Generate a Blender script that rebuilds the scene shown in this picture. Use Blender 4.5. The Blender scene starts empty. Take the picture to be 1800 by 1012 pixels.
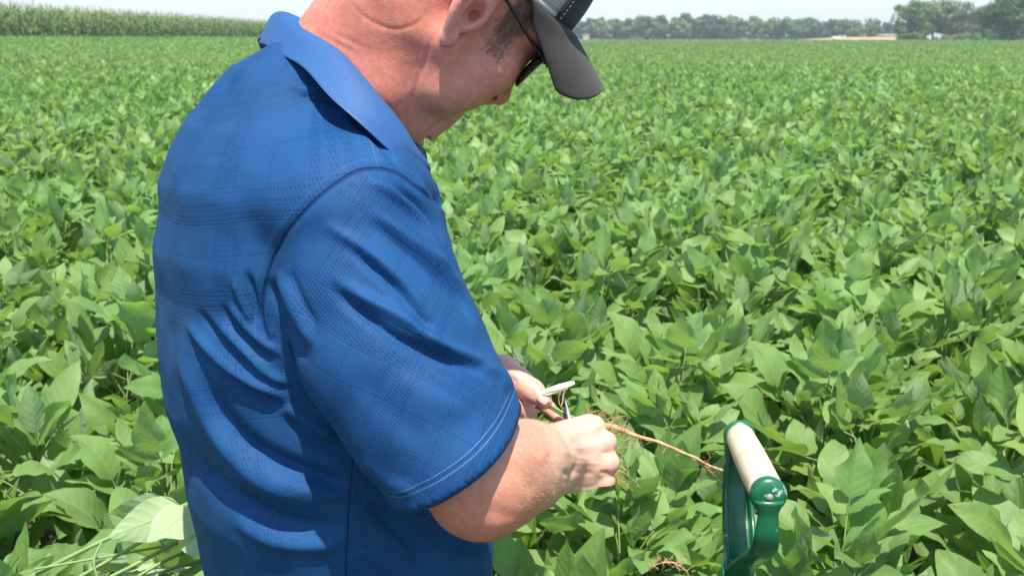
import bpy, bmesh, math, random
import numpy as np
from mathutils import Vector, Matrix

# ------------------------------------------------------------------ camera, world, sun
scene = bpy.context.scene
COL = scene.collection
F_PX = 2000.0
PITCH = math.atan(438.0 / F_PX)
CAMZ = 1.5
cam_d = bpy.data.cameras.new("camera")
cam = bpy.data.objects.new("camera", cam_d)
COL.objects.link(cam)
cam.location = (0, 0, CAMZ)
cam.rotation_euler = (math.pi / 2 - PITCH, 0, 0)
cam_d.sensor_width = 36.0
cam_d.lens = 36.0 * F_PX / 1800.0
cam_d.clip_start = 0.05
cam_d.clip_end = 6000
cam_d.dof.use_dof = True
cam_d.dof.focus_distance = 1.22
cam_d.dof.aperture_fstop = 14.0
scene.camera = cam

SUN_EL, SUN_AZ = 67.5, 171.0        # azimuth clockwise from +Y (the viewing direction)
world = bpy.data.worlds.new("World")
scene.world = world
world.use_nodes = True
wn = world.node_tree
for n in list(wn.nodes):
    wn.nodes.remove(n)
sky = wn.nodes.new("ShaderNodeTexSky")
sky.sky_type = 'NISHITA'
sky.sun_disc = False
sky.sun_elevation = math.radians(SUN_EL)
sky.sun_rotation = math.radians(SUN_AZ)
sky.altitude = 0
sky.air_density = 1.0
sky.dust_density = 1.0
sky.ozone_density = 3.0
bg = wn.nodes.new("ShaderNodeBackground")
bg.inputs['Strength'].default_value = 0.13
wo = wn.nodes.new("ShaderNodeOutputWorld")
wn.links.new(sky.outputs[0], bg.inputs[0])
wn.links.new(bg.outputs[0], wo.inputs[0])

sl = bpy.data.lights.new("sun", 'SUN')
sl.energy = 4.3
sl.angle = math.radians(0.6)
sl.color = (1.0, 0.95, 0.88)
sun = bpy.data.objects.new("sun", sl)
COL.objects.link(sun)
_e, _a = math.radians(SUN_EL), math.radians(SUN_AZ)
SUNV = Vector((math.sin(_a) * math.cos(_e), math.cos(_a) * math.cos(_e), math.sin(_e)))
sun.rotation_euler = SUNV.to_track_quat('Z', 'Y').to_euler()
sun.location = (0, 0, 20)

scene.view_settings.view_transform = 'Standard'
scene.view_settings.look = 'None'
scene.view_settings.gamma = 1.0
scene.view_settings.exposure = 1.0
scene.cycles.use_denoising = True
scene.cycles.max_bounces = 8
scene.cycles.diffuse_bounces = 3
scene.cycles.transmission_bounces = 4
scene.cycles.transparent_max_bounces = 8
scene.cycles.volume_bounces = 0

# ------------------------------------------------------------------ helpers
FW = np.array([0, math.cos(PITCH), -math.sin(PITCH)])
UP = np.array([0, math.sin(PITCH), math.cos(PITCH)])
RT = np.array([1.0, 0, 0])
CP = np.array([0, 0, CAMZ])


def P(px, py, d):
    """a modelling ruler: world point at photo pixel (1800 wide) and axis distance d"""
    return CP + d * FW + (px - 900) / F_PX * d * RT - (py - 506) / F_PX * d * UP


def proj(V):
    v = V - CP
    d = v @ FW
    return 900 + F_PX * (v @ RT) / d, 506 - F_PX * (v @ UP) / d, d


def smooth01(x):
    x = np.clip(x, 0, 1)
    return x * x * (3 - 2 * x)


_nr = np.random.RandomState(5)
_nk = _nr.normal(size=(28, 3))
_np_ = _nr.uniform(0, 6.28, 28)


def wobble(V, scale, seed=0):
    """smooth pseudo noise about -1..1, features about `scale` metres"""
    r = np.random.RandomState(seed + 77)
    K = r.normal(size=(14, 3)) * (2.2 / scale)
    ph = r.uniform(0, 6.28, 14)
    return np.sin(V @ K.T + ph).sum(1) / 4.2


def mesh_np(name, V, Fc, smooth=True):
    """V (n,3), Fc (m,k) same-size polygons or list of arrays of different size"""
    if not isinstance(Fc, (list, tuple)):
        Fc = [Fc]
    Fc = [np.asarray(f, np.int64) for f in Fc if len(f)]
    me = bpy.data.meshes.new(name)
    V = np.asarray(V, np.float32)
    me.vertices.add(len(V))
    me.vertices.foreach_set("co", V.ravel())
    loops = np.concatenate([f.ravel() for f in Fc]) if Fc else np.zeros(0, np.int64)
    tot = np.concatenate([np.full(len(f), f.shape[1]) for f in Fc]) if Fc else np.zeros(0, np.int64)
    start = np.concatenate([[0], np.cumsum(tot)[:-1]]) if len(tot) else tot
    me.loops.add(len(loops))
    me.loops.foreach_set("vertex_index", loops.astype(np.int32))
    me.polygons.add(len(tot))
    me.polygons.foreach_set("loop_start", start.astype(np.int32))
    me.polygons.foreach_set("loop_total", tot.astype(np.int32))
    if smooth and len(tot):
        me.polygons.foreach_set("use_smooth", np.ones(len(tot), bool))
    me.update(calc_edges=True)
    return me


def set_uv(me, name, uv_per_vert):
    li = np.empty(len(me.loops), np.int32)
    me.loops.foreach_get("vertex_index", li)
    lay = me.uv_layers.new(name=name)
    lay.data.foreach_set("uv", np.asarray(uv_per_vert, np.float32)[li].ravel())


def set_attr(me, name, val):
    a = me.attributes.new(name, 'FLOAT', 'POINT')
    a.data.foreach_set("value", np.asarray(val, np.float32))


def set_col(me, name, rgb):
    a = me.attributes.new(name, 'FLOAT_COLOR', 'POINT')
    c = np.ones((len(rgb), 4), np.float32)
    c[:, :3] = rgb
    a.data.foreach_set("color", c.ravel())


def tag(o, label=None, cat=None, group=None, kind=None):
    if label: o['label'] = label
    if cat: o['category'] = cat
    if group: o['group'] = group
    if kind: o['kind'] = kind
    return o


def obj(name, me, mats=None, parent=None):
    o = bpy.data.objects.new(name, me)
    COL.objects.link(o)
    if mats is not None:
        if not isinstance(mats, (list, tuple)):
            mats = [mats]
        if len(me.materials) == 0:
            for m in mats:
                me.materials.append(m)
    if parent is not None:
        o.parent = parent
        o.matrix_parent_inverse = parent.matrix_basis.inverted()
    return o


def empty(name, loc=(0, 0, 0), rz=0.0):
    o = bpy.data.objects.new(name, None)
    COL.objects.link(o)
    o.location = loc
    o.rotation_euler = (0, 0, rz)
    o.empty_display_size = 0.1
    return o


def crom(pts, n):
    """Catmull-Rom through pts (k,dim), n samples per span"""
    pts = np.asarray(pts, float)
    k = len(pts)
    ext = np.vstack([2 * pts[0] - pts[1], pts, 2 * pts[-1] - pts[-2]])
    out = []
    for i in range(k - 1):
        p0, p1, p2, p3 = ext[i:i + 4]
        t = np.linspace(0, 1, n, endpoint=False)[:, None]
        out.append(0.5 * ((2 * p1) + (-p0 + p2) * t + (2 * p0 - 5 * p1 + 4 * p2 - p3) * t ** 2 + (-p0 + 3 * p1 - 3 * p2 + p3) * t ** 3))
    out.append(pts[-1:])
    return np.vstack(out)


def tube_geo(path, radii, sides=8, cap=True, flat=1.0, upv=None):
    """returns V, quads, (caps as quads fans collapse). flat: ratio of 2nd axis"""
    path = np.asarray(path, float)
    n = len(path)
    radii = np.broadcast_to(np.asarray(radii, float), (n,))
    T = np.gradient(path, axis=0)
    T /= np.linalg.norm(T, axis=1)[:, None] + 1e-12
    u = np.array(upv if upv is not None else ([0, 0, 1] if abs(T[0][2]) < 0.9 else [1, 0, 0]), float)
    A = []
    for t in T:
        u = u - t * (u @ t)
        u /= np.linalg.norm(u) + 1e-12
        A.append(u.copy())
    A = np.array(A)
    B = np.cross(T, A)
    th = np.linspace(0, 2 * np.pi, sides, endpoint=False)
    V = path[:, None] + radii[:, None, None] * (np.cos(th)[None, :, None] * A[:, None] + flat * np.sin(th)[None, :, None] * B[:, None])
    V = V.reshape(-1, 3)
    Q = []
    for i in range(n - 1):
        for j in range(sides):
            a = i * sides + j
            b = i * sides + (j + 1) % sides
            Q.append((a, b, b + sides, a + sides))
    if cap:
        V = np.vstack([V, path[0], path[-1]])
        c0, c1 = len(V) - 2, len(V) - 1
        for j in range(sides):
            Q.append((c0, (j + 1) % sides, j, j))
            Q.append((c1, (n - 1) * sides + j, (n - 1) * sides + (j + 1) % sides, (n - 1) * sides + (j + 1) % sides))
    tri = [q[:3] for q in Q if q[2] == q[3]]
    quad = [q for q in Q if q[2] != q[3]]
    return V, np.array(quad), (np.array(tri) if tri else np.zeros((0, 3), int))


class MB:
    """collects pieces for one mesh"""
    def __init__(self):
        self.V = []; self.Q = []; self.T = []; self.n = 0; self.qm = []; self.tm = []

    def add(self, V, Q=None, T=None, mat=0):
        V = np.asarray(V, float)
        if Q is not None and len(Q):
            self.Q.append(np.asarray(Q) + self.n); self.qm.append(np.full(len(Q), mat))
        if T is not None and len(T):
            self.T.append(np.asarray(T) + self.n); self.tm.append(np.full(len(T), mat))
        self.V.append(V); self.n += len(V)

    def tube(self, path, radii, sides=8, cap=True, mat=0, flat=1.0, upv=None):
        V, Q, T = tube_geo(path, radii, sides, cap, flat, upv)
        self.add(V, Q, T, mat)

    def box(self, c, s, R=None, mat=0):
        v = np.array([[x, y, z] for x in (-.5, .5) for y in (-.5, .5) for z in (-.5, .5)]) * np.array(s)
        if R is not None:
            v = v @ np.array(R).T
        q = [(0, 1, 3, 2), (4, 6, 7, 5), (0, 4, 5, 1), (2, 3, 7, 6), (0, 2, 6, 4), (1, 5, 7, 3)]
        self.add(v + np.array(c), q, None, mat)

    def mesh(self, name, smooth=True):
        V = np.vstack(self.V)
        fs = []; ms = []
        if self.Q:
            fs.append(np.vstack(self.Q)); ms.append(np.concatenate(self.qm))
        if self.T:
            fs.append(np.vstack(self.T)); ms.append(np.concatenate(self.tm))
        me = mesh_np(name, V, fs, smooth)
        m = np.concatenate(ms)
        if m.max() > 0:
            me.polygons.foreach_set("material_index", m.astype(np.int32))
        return me


# ------------------------------------------------------------------ implicit surfaces
class Field:
    def __init__(self, lo, hi, h):
        self.lo = np.array(lo, float); self.h = h
        self.n = np.ceil((np.array(hi) - self.lo) / h).astype(int) + 1
        self.ax = [(self.lo[i] + h * np.arange(self.n[i])).astype(np.float32) for i in range(3)]
        self.F = np.full(self.n, 1.0, np.float32)

    def _sl(self, lo, hi):
        a = np.clip(np.floor((np.array(lo) - self.lo) / self.h).astype(int), 0, self.n)
        b = np.clip(np.ceil((np.array(hi) - self.lo) / self.h).astype(int) + 1, 0, self.n)
        return tuple(slice(a[i], b[i]) for i in range(3))

    def apply(self, fn, lo, hi, k=0.01, mode='add'):
        m = (k if np.isscalar(k) else 0.05) + 4 * self.h
        s = self._sl(np.array(lo) - m, np.array(hi) + m)
        X = self.ax[0][s[0]][:, None, None]; Y = self.ax[1][s[1]][None, :, None]; Z = self.ax[2][s[2]][None, None, :]
        if 0 in (X.size, Y.size, Z.size):
            return
        d = fn(X, Y, Z)
        A = self.F[s]
        kk = k(X, Y, Z) if callable(k) else k
        if mode == 'add':
            hh = np.clip(0.5 + 0.5 * (A - d) / kk, 0, 1)
            self.F[s] = A * (1 - hh) + d * hh - kk * hh * (1 - hh)
        else:               # carve d out
            d = -d
            hh = np.clip(0.5 - 0.5 * (A - d) / kk, 0, 1)
            self.F[s] = A * (1 - hh) + d * hh + kk * hh * (1 - hh)

    def cone(self, a, b, ra, rb, k=0.01, mode='add'):
        a = np.asarray(a, float); b = np.asarray(b, float)
        ab = b - a; L2 = float(ab @ ab) + 1e-12
        r = max(ra, rb)

        def fn(X, Y, Z):
            t = np.clip(((X - a[0]) * ab[0] + (Y - a[1]) * ab[1] + (Z - a[2]) * ab[2]) / L2, 0, 1)
            return np.sqrt((X - a[0] - t * ab[0]) ** 2 + (Y - a[1] - t * ab[1]) ** 2 + (Z - a[2] - t * ab[2]) ** 2) - (ra + (rb - ra) * t)
        self.apply(fn, np.minimum(a, b) - r, np.maximum(a, b) + r, k, mode)

    def ball(self, c, r, k=0.01, mode='add'):
        self.cone(c, np.asarray(c) + 1e-5, r, r, k, mode)

    def chain(self, pts, rs, k=0.01, mode='add'):
        for i in range(len(pts) - 1):
            self.cone(pts[i], pts[i + 1], rs[i], rs[i + 1], k, mode)

    def ell(self, c, r, R=None, k=0.01, mode='add'):
        """ellipsoid, R columns = its axes"""
        c = np.asarray(c, float); r = np.asarray(r, float)
        R = np.eye(3) if R is None else np.asarray(R, float)

        def fn(X, Y, Z):
            x, y, z = X - c[0], Y - c[1], Z - c[2]
            q = [(x * R[0, i] + y * R[1, i] + z * R[2, i]) for i in range(3)]
            k0 = np.sqrt(sum((q[i] / r[i]) ** 2 for i in range(3)))
            k1 = np.sqrt(sum((q[i] / r[i] ** 2) ** 2 for i in range(3))) + 1e-9
            return k0 * (k0 - 1) / k1
        m = r.max()
        self.apply(fn, c - m, c + m, k, mode)

    def nets(self):
        F = self.F; n = self.n; h = self.h
        S = F < 0
        c = S[:-1, :-1, :-1].astype(np.int8)
        tot = np.zeros_like(c)
        for dx in (0, 1):
            for dy in (0, 1):
                for dz in (0, 1):
                    tot += S[dx:n[0] - 1 + dx, dy:n[1] - 1 + dy, dz:n[2] - 1 + dz]
        act = np.argwhere((tot > 0) & (tot < 8))
        idx = np.full(tot.shape, -1, np.int64)
        idx[act[:, 0], act[:, 1], act[:, 2]] = np.arange(len(act))
        ps = np.zeros((len(act), 3)); cnt = np.zeros(len(act))
        offs = [(0, 0, 0), (1, 0, 0), (0, 1, 0), (1, 1, 0), (0, 0, 1), (1, 0, 1), (0, 1, 1), (1, 1, 1)]
        vals = [F[act[:, 0] + o[0], act[:, 1] + o[1], act[:, 2] + o[2]].astype(float) for o in offs]
        for i in range(8):
            for j in range(i + 1, 8):
                oi, oj = np.array(offs[i]), np.array(offs[j])
                if np.abs(oi - oj).sum() != 1:
                    continue
                a, b = vals[i], vals[j]
                m = (a < 0) != (b < 0)
                t = np.where(m, a / np.where(m, a - b, 1), 0)
                ps[m] += (oi + t[:, None] * (oj - oi))[m]
                cnt[m] += 1
        V = self.lo + h * (act + ps / cnt[:, None])
        Qs = []
        for ax in range(3):
            o1, o2 = [(1, 2), (2, 0), (0, 1)][ax]
            sl0 = [slice(None)] * 3; sl1 = [slice(None)] * 3
            sl0[ax] = slice(0, -1); sl1[ax] = slice(1, None)
            for o in (o1, o2):
                sl0[o] = slice(1, -1); sl1[o] = slice(1, -1)
            a = S[tuple(sl0)]; b = S[tuple(sl1)]
            e = np.argwhere(a != b)
            if not len(e):
                continue
            sg = a[e[:, 0], e[:, 1], e[:, 2]]
            e[:, o1] += 1; e[:, o2] += 1
            d1 = np.zeros(3, int); d1[o1] = 1
            d2 = np.zeros(3, int); d2[o2] = 1
            cs = [e - d1 - d2, e - d2, e, e - d1]
            q = np.stack([idx[c_[:, 0], c_[:, 1], c_[:, 2]] for c_ in cs], 1)
            q[~sg] = q[~sg][:, ::-1]
            Qs.append(q)
        return V, np.vstack(Qs)


def relax(V, Q, it=2, lam=0.5):
    for _ in range(it):
        s = np.zeros_like(V); c = np.zeros(len(V))
        for i in range(4):
            a, b = Q[:, i], Q[:, (i + 1) % 4]
            for k_ in range(3):
                s[:, k_] += np.bincount(a, V[b, k_], len(V)) + np.bincount(b, V[a, k_], len(V))
            c += np.bincount(a, minlength=len(V)) + np.bincount(b, minlength=len(V))
        V = V + lam * (s / np.maximum(c, 1)[:, None] - V)
    return V


def vnormals(V, Q):
    n = np.cross(V[Q[:, 2]] - V[Q[:, 0]], V[Q[:, 3]] - V[Q[:, 1]])
    N = np.zeros_like(V)
    for i in range(4):
        for k_ in range(3):
            N[:, k_] += np.bincount(Q[:, i], n[:, k_], len(V))
    return N / (np.linalg.norm(N, axis=1)[:, None] + 1e-12)


# ------------------------------------------------------------------ shader helpers
class NT:
    def __init__(self, name):
        self.m = bpy.data.materials.new(name)
        self.m.use_nodes = True
        self.t = self.m.node_tree
        for n in list(self.t.nodes):
            self.t.nodes.remove(n)
        self.out = self.t.nodes.new("ShaderNodeOutputMaterial")

    def node(self, typ, **kw):
        n = self.t.nodes.new(typ)
        for k_, v in kw.items():
            setattr(n, k_, v)
        return n

    def put(self, sock, v):
        if isinstance(v, bpy.types.NodeSocket):
            self.t.links.new(v, sock)
        elif v is not None:
            if hasattr(sock, 'default_value'):
                try:
                    sock.default_value = v
                except Exception:
                    sock.default_value = tuple(v) + (1.0,)

    def math(self, op, a, b=0.0, c=None, clamp=False):
        n = self.node("ShaderNodeMath", operation=op)
        n.use_clamp = clamp
        self.put(n.inputs[0], a); self.put(n.inputs[1], b)
        if c is not None:
            self.put(n.inputs[2], c)
        return n.outputs[0]

    def mix(self, f, a, b, blend='MIX'):
        n = self.node("ShaderNodeMix", data_type='RGBA', blend_type=blend)
        self.put(n.inputs[0], f)
        self.put(n.inputs[6], a if isinstance(a, bpy.types.NodeSocket) else tuple(a) + (1.0,))
        self.put(n.inputs[7], b if isinstance(b, bpy.types.NodeSocket) else tuple(b) + (1.0,))
        return n.outputs[2]

    def noise(self, scale, detail=3.0, rough=0.55, vec=None, dist=0.0):
        n = self.node("ShaderNodeTexNoise")
        n.inputs['Scale'].default_value = scale
        n.inputs['Detail'].default_value = detail
        n.inputs['Roughness'].default_value = rough
        n.inputs['Distortion'].default_value = dist
        if vec is not None:
            self.put(n.inputs['Vector'], vec)
        return n.outputs[0]

    def ramp(self, f, lo, hi, a=0.0, b=1.0):
        n = self.node("ShaderNodeMapRange")
        n.clamp = True
        for i, v in enumerate((f, lo, hi, a, b)):
            self.put(n.inputs[i], v)
        return n.outputs[0]

    def pos(self):
        return self.node("ShaderNodeTexCoord").outputs['Object']

    def attr(self, name):
        n = self.node("ShaderNodeAttribute")
        n.attribute_name = name
        return n

    def uv(self, name):
        n = self.node("ShaderNodeUVMap")
        n.uv_map = name
        s = self.node("ShaderNodeSeparateXYZ")
        self.t.links.new(n.outputs[0], s.inputs[0])
        return s.outputs[0], s.outputs[1]

    def bump(self, height, strength=0.5, dist=0.002, normal=None):
        n = self.node("ShaderNodeBump")
        n.inputs['Strength'].default_value = strength
        n.inputs['Distance'].default_value = dist
        self.put(n.inputs['Height'], height)
        if normal is not None:
            self.put(n.inputs['Normal'], normal)
        return n.outputs[0]

    def pbsdf(self, color, rough=0.5, normal=None, **kw):
        n = self.node("ShaderNodeBsdfPrincipled")
        self.put(n.inputs['Base Color'], color if isinstance(color, bpy.types.NodeSocket) else tuple(color) + (1.0,))
        self.put(n.inputs['Roughness'], rough)
        if normal is not None:
            self.put(n.inputs['Normal'], normal)
        for k_, v in kw.items():
            self.put(n.inputs[k_.replace('_', ' ')], v)
        return n

    def done(self, sh):
        self.t.links.new(sh.outputs[0] if hasattr(sh, 'outputs') else sh, self.out.inputs[0])
        return self.m
def flat_mat(name, c, r=0.6, **kw):
    t = NT(name)
    n = t.noise(6, 3, .6, t.pos())
    return t.done(t.pbsdf(t.mix(n, tuple(x * .9 for x in c), tuple(min(1, x * 1.08) for x in c)), r, **kw))
M_WHITE = flat_mat("white_siding", (0.72, 0.72, 0.70))

# ------------------------------------------------------------------ terrain
def ground_z(x, y):
    """the field rises gently towards the maize on the left"""
    x = np.asarray(x, float); y = np.asarray(y, float)
    w = smooth01((-x - 3.0) / 24.0)
    return 0.74 * w + 0.04 * np.sin(x * 0.21 + 1) * smooth01((y - 12) / 30)


def mat_soil():
    t = NT("soil")
    n = t.noise(9, 6, 0.65, t.pos()); n2 = t.noise(0.6, 3, 0.5, t.pos())
    c = t.mix(t.ramp(n, 0.3, 0.7), (0.03, 0.022, 0.014), (0.09, 0.065, 0.042))
    c = t.mix(t.ramp(n2, 0.4, 0.7, 0, 0.5), c, (0.05, 0.07, 0.025))
    return t.done(t.pbsdf(c, 0.95, t.bump(n, 0.8, 0.02)))


M_SOIL = mat_soil()
gx = np.concatenate([np.linspace(-900, -60, 15), np.linspace(-55, 55, 56), np.linspace(60, 900, 15)])
gy = np.concatenate([np.linspace(-60, 60, 41), np.linspace(70, 400, 34), np.linspace(450, 2400, 20)])
GX, GY = np.meshgrid(gx, gy, indexing='ij')
GV = np.stack([GX, GY, ground_z(GX, GY)], -1).reshape(-1, 3)
ni, nj = GX.shape
ii, jj = np.meshgrid(np.arange(ni - 1), np.arange(nj - 1), indexing='ij')
a_ = (ii * nj + jj).ravel()
tag(obj('ground', mesh_np('ground', GV, np.stack([a_, a_ + nj, a_ + nj + 1, a_ + 1], 1)), M_SOIL), kind='structure')


def patch(name, x0, x1, y0, y1, dz, m):
    xs = np.linspace(x0, x1, 30); ys = np.linspace(y0, y1, 12)
    X, Y = np.meshgrid(xs, ys, indexing='ij')
    V = np.stack([X, Y, ground_z(X, Y) + dz], -1).reshape(-1, 3)
    i, j = np.meshgrid(np.arange(29), np.arange(11), indexing='ij')
    a = (i * 12 + j).ravel()
    return tag(obj(name, mesh_np(name, V, np.stack([a, a + 12, a + 13, a + 1], 1)), m), kind='structure')


def mat_stubble():
    t = NT("ripe_grain")
    n = t.noise(0.15, 4, 0.6, t.pos())
    c = t.mix(t.ramp(n, 0.35, 0.65), (0.33, 0.24, 0.09), (0.42, 0.33, 0.15))
    return t.done(t.pbsdf(c, 0.9))


FIELD_END = 335.0
patch('ripe_field', -200, 170, FIELD_END + 6, 470, 1.05, mat_stubble())
def mat_road():
    t = NT("gravel_road")
    n = t.noise(0.5, 4, 0.6, t.pos())
    return t.done(t.pbsdf(t.mix(n, (0.30, 0.28, 0.25), (0.42, 0.39, 0.34)), 0.95))
patch('gravel_road', -200, 300, FIELD_END + 1.0, FIELD_END + 5.5, 0.5, mat_road())
# low bank beyond the road, where a drive climbs towards the farmyard
bx_, by_ = np.meshgrid(np.linspace(70, 160, 24), np.linspace(395, 470, 10), indexing='ij')
bz_ = 0.9 + 1.1 * np.exp(-((bx_ - 138) / 17) ** 2) * smooth01((by_ - 395) / 20)
bi, bj = np.meshgrid(np.arange(23), np.arange(9), indexing='ij')
ba = (bi * 10 + bj).ravel()
tag(obj('dry_bank', mesh_np('dry_bank', np.stack([bx_, by_, bz_], -1).reshape(-1, 3), np.stack([ba, ba + 10, ba + 11, ba + 1], 1)), bpy.data.materials['ripe_grain']), kind='structure')

# ------------------------------------------------------------------ soybean leaves
def mat_leaf(name, dark, light, under, vein_amt=1.0, transl=0.37):
    t = NT(name)
    u, v = t.uv("leaf")
    r1, r2 = t.uv("rnd")
    av = t.math('ABSOLUTE', v)
    lat = t.math('ADD', t.math('MULTIPLY', t.math('SUBTRACT', u, t.math('MULTIPLY', t.math('POWER', av, 1.3), 0.22)), 6.5), t.math('ADD', t.math('MULTIPLY', t.noise(30, 2, .5, t.pos()), .5), t.math('MULTIPLY', t.math('GREATER_THAN', v, 0.0), .45)))
    fr = t.math('ABSOLUTE', t.math('SUBTRACT', t.math('FRACT', lat), 0.5))      # 0.5 on the vein
    vl = t.ramp(fr, 0.455, 0.5)
    mid = t.ramp(av, 0.05, 0.015)
    vein = t.math('MAXIMUM', t.math('MULTIPLY', vl, 0.42), mid)
    n = t.noise(14, 4, 0.6, t.pos())
    c = t.mix(r1, dark, light)
    c = t.mix(t.ramp(r2, 0.30, 0.05, 0, .75), c, (0.085, 0.185, 0.085))
    c = t.mix(t.ramp(r2, 0.86, 0.97, 0, .8), c, (0.24, 0.36, 0.13))
    c = t.mix(t.ramp(n, 0.35, 0.7, 0, 0.5), c, tuple(x * 1.5 for x in light))
    yel = t.ramp(r2, 0.985, 1.0)
    c = t.mix(yel, c, (0.22, 0.31, 0.06))
    c = t.mix(t.math('MULTIPLY', vein, 0.58 * vein_amt), c, (0.30, 0.41, 0.15))
    geo = t.node("ShaderNodeNewGeometry")
    spot = t.ramp(t.noise(95, 2, .5, t.pos()), .70, .73)
    c = t.mix(t.math('MULTIPLY', spot, t.ramp(r2, .45, .6, 0, .7)), c, (0.17, 0.13, 0.04))
    big = t.noise(.33, 3, .6, geo.outputs['Position'])
    c = t.mix(t.ramp(big, .35, .65, 0, .30), c, (0.16, 0.25, 0.05))
    cu = t.mix(t.math('MULTIPLY', vein, 0.75 * vein_amt), t.mix(r1, under, tuple(x * 1.25 for x in under)), (0.33, 0.42, 0.18))
    cc = t.mix(geo.outputs['Backfacing'], c, cu)
    quilt = t.math('ADD', t.math('MULTIPLY', t.math('POWER', t.math('SUBTRACT', 1.0, t.math('MULTIPLY', fr, 2.0)), 0.5), 1.0), t.math('MULTIPLY', t.noise(160, 3, 0.6, t.pos()), 0.9))
    quilt = t.math('SUBTRACT', quilt, t.math('MULTIPLY', mid, 0.8))
    b = t.bump(quilt, 0.32 * vein_amt + 0.05, 0.0014)
    rg = t.math('ADD', t.math('MULTIPLY', geo.outputs['Backfacing'], 0.25), t.math('ADD', 0.46, t.math('MULTIPLY', r2, 0.16)))
    p = t.pbsdf(cc, rg, b)
    p.inputs['Specular IOR Level'].default_value = 0.4
    tr = t.node("ShaderNodeBsdfTranslucent")
    t.put(tr.inputs[0], t.mix(r1, tuple(x * f for x, f in zip(light, (1.5, 1.62, .8))), tuple(x * f for x, f in zip(light, (2.1, 2.0, .9)))))
    t.put(tr.inputs[1], b)
    ms = t.node("ShaderNodeMixShader")
    ms.inputs[0].default_value = transl
    t.t.links.new(p.outputs[0], ms.inputs[1]); t.t.links.new(tr.outputs[0], ms.inputs[2])
    return t.done(ms)


L_DARK, L_LIGHT, L_UNDER = (0.078, 0.166, 0.042), (0.182, 0.300, 0.086), (0.215, 0.310, 0.150)
M_LEAF = mat_leaf("soybean_leaf", L_DARK, L_LIGHT, L_UNDER)
M_LEAF_FAR = mat_leaf("soybean_leaf_distant", L_DARK, L_LIGHT, L_UNDER, 0.0, .4)
def mat_stem():
    t = NT("green_stem")
    n = t.noise(60, 3, 0.6, t.pos())
    return t.done(t.pbsdf(t.mix(n, (0.13, 0.22, 0.05), (0.24, 0.33, 0.10)), 0.6, t.bump(n, 0.3, 0.001)))
M_STEM = mat_stem()


def leaflet(rng, L, W, nl=8, ns=3, bend=None, fold=None):
    """one leaflet: base at origin, along +X, normal +Z. returns V, uv, quads"""
    t = np.linspace(0, 1, nl + 1)
    s = np.linspace(-1, 1, 2 * ns + 1)
    w = np.sin(np.pi * np.clip(t, 0, 1) ** 0.66) ** 0.88 * (1 - 0.12 * t ** 3)
    w[-1] = 0.012; w[0] = 0.03
    w *= W / 2
    bend = rng.normal(-0.20, 0.45) if bend is None else bend
    fold = rng.uniform(0.08, 0.5) if fold is None else fold
    ang = bend * t ** 1.3
    dx = np.cos(ang); dz = np.sin(ang)
    cx = np.concatenate([[0], np.cumsum((dx[1:] + dx[:-1]) / 2)]) * L / nl
    cz = np.concatenate([[0], np.cumsum((dz[1:] + dz[:-1]) / 2)]) * L / nl
    twist = rng.normal(0, 0.35) * t
    ph, ph2 = rng.uniform(0, 6.28, 2)
    T, S = np.meshgrid(t, s, indexing='ij')
    Wd = w[:, None] * S
    lift = np.abs(Wd) * math.tan(fold) * (1 - 0.35 * np.abs(S)) + 0.05 * L * np.sin(7 * T + ph + 2.2 * np.sign(S)) * S ** 2 * np.sin(np.pi * T) \
        + 0.03 * L * np.sin(15 * T + ph2 - 1.1 * np.sign(S)) * S ** 2 * np.sin(np.pi * T)
    ct, st_ = np.cos(twist)[:, None], np.sin(twist)[:, None]
    y = Wd * ct - lift * st_
    n_ = Wd * st_ + lift * ct
    X = cx[:, None] - n_ * np.sin(ang)[:, None]
    Z = cz[:, None] + n_ * np.cos(ang)[:, None]
    V = np.stack([X, y, Z], -1).reshape(-1, 3)
    UV = np.stack([T, S], -1).reshape(-1, 2)
    i, j = np.meshgrid(np.arange(nl), np.arange(2 * ns), indexing='ij')
    a = (i * (2 * ns + 1) + j).ravel()
    m = 2 * ns + 1
    return V, UV, np.stack([a, a + m, a + m + 1, a + 1], 1)


def frame(az, pitch, roll):
    ca, sa, cp, sp = math.cos(az), math.sin(az), math.cos(pitch), math.sin(pitch)
    x = np.array([ca * cp, sa * cp, sp])
    y = np.array([-sa, ca, 0])
    z = np.cross(x, y)
    y2 = y * math.cos(roll) + z * math.sin(roll)
    z2 = np.cross(x, y2)
    return np.stack([x, y2, z2], 1)


class LeafMesh:
    def __init__(self):
        self.mb = MB(); self.uv = []; self.rnd = []

    def leaf(self, V, UV, Q, rnd, mat=0):
        self.mb.add(V, Q, None, mat)
        self.uv.append(UV); self.rnd.append(np.tile(rnd, (len(V), 1)))

    def tube(self, path, r, sides=5, mat=1):
        n0 = self.mb.n
        self.mb.tube(path, r, sides, False, mat)
        k_ = self.mb.n - n0
        self.uv.append(np.zeros((k_, 2))); self.rnd.append(np.zeros((k_, 2)))

    def mesh(self, name):
        me = self.mb.mesh(name)
        set_uv(me, "leaf", np.vstack(self.uv))
        set_uv(me, "rnd", np.vstack(self.rnd))
        return me


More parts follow.
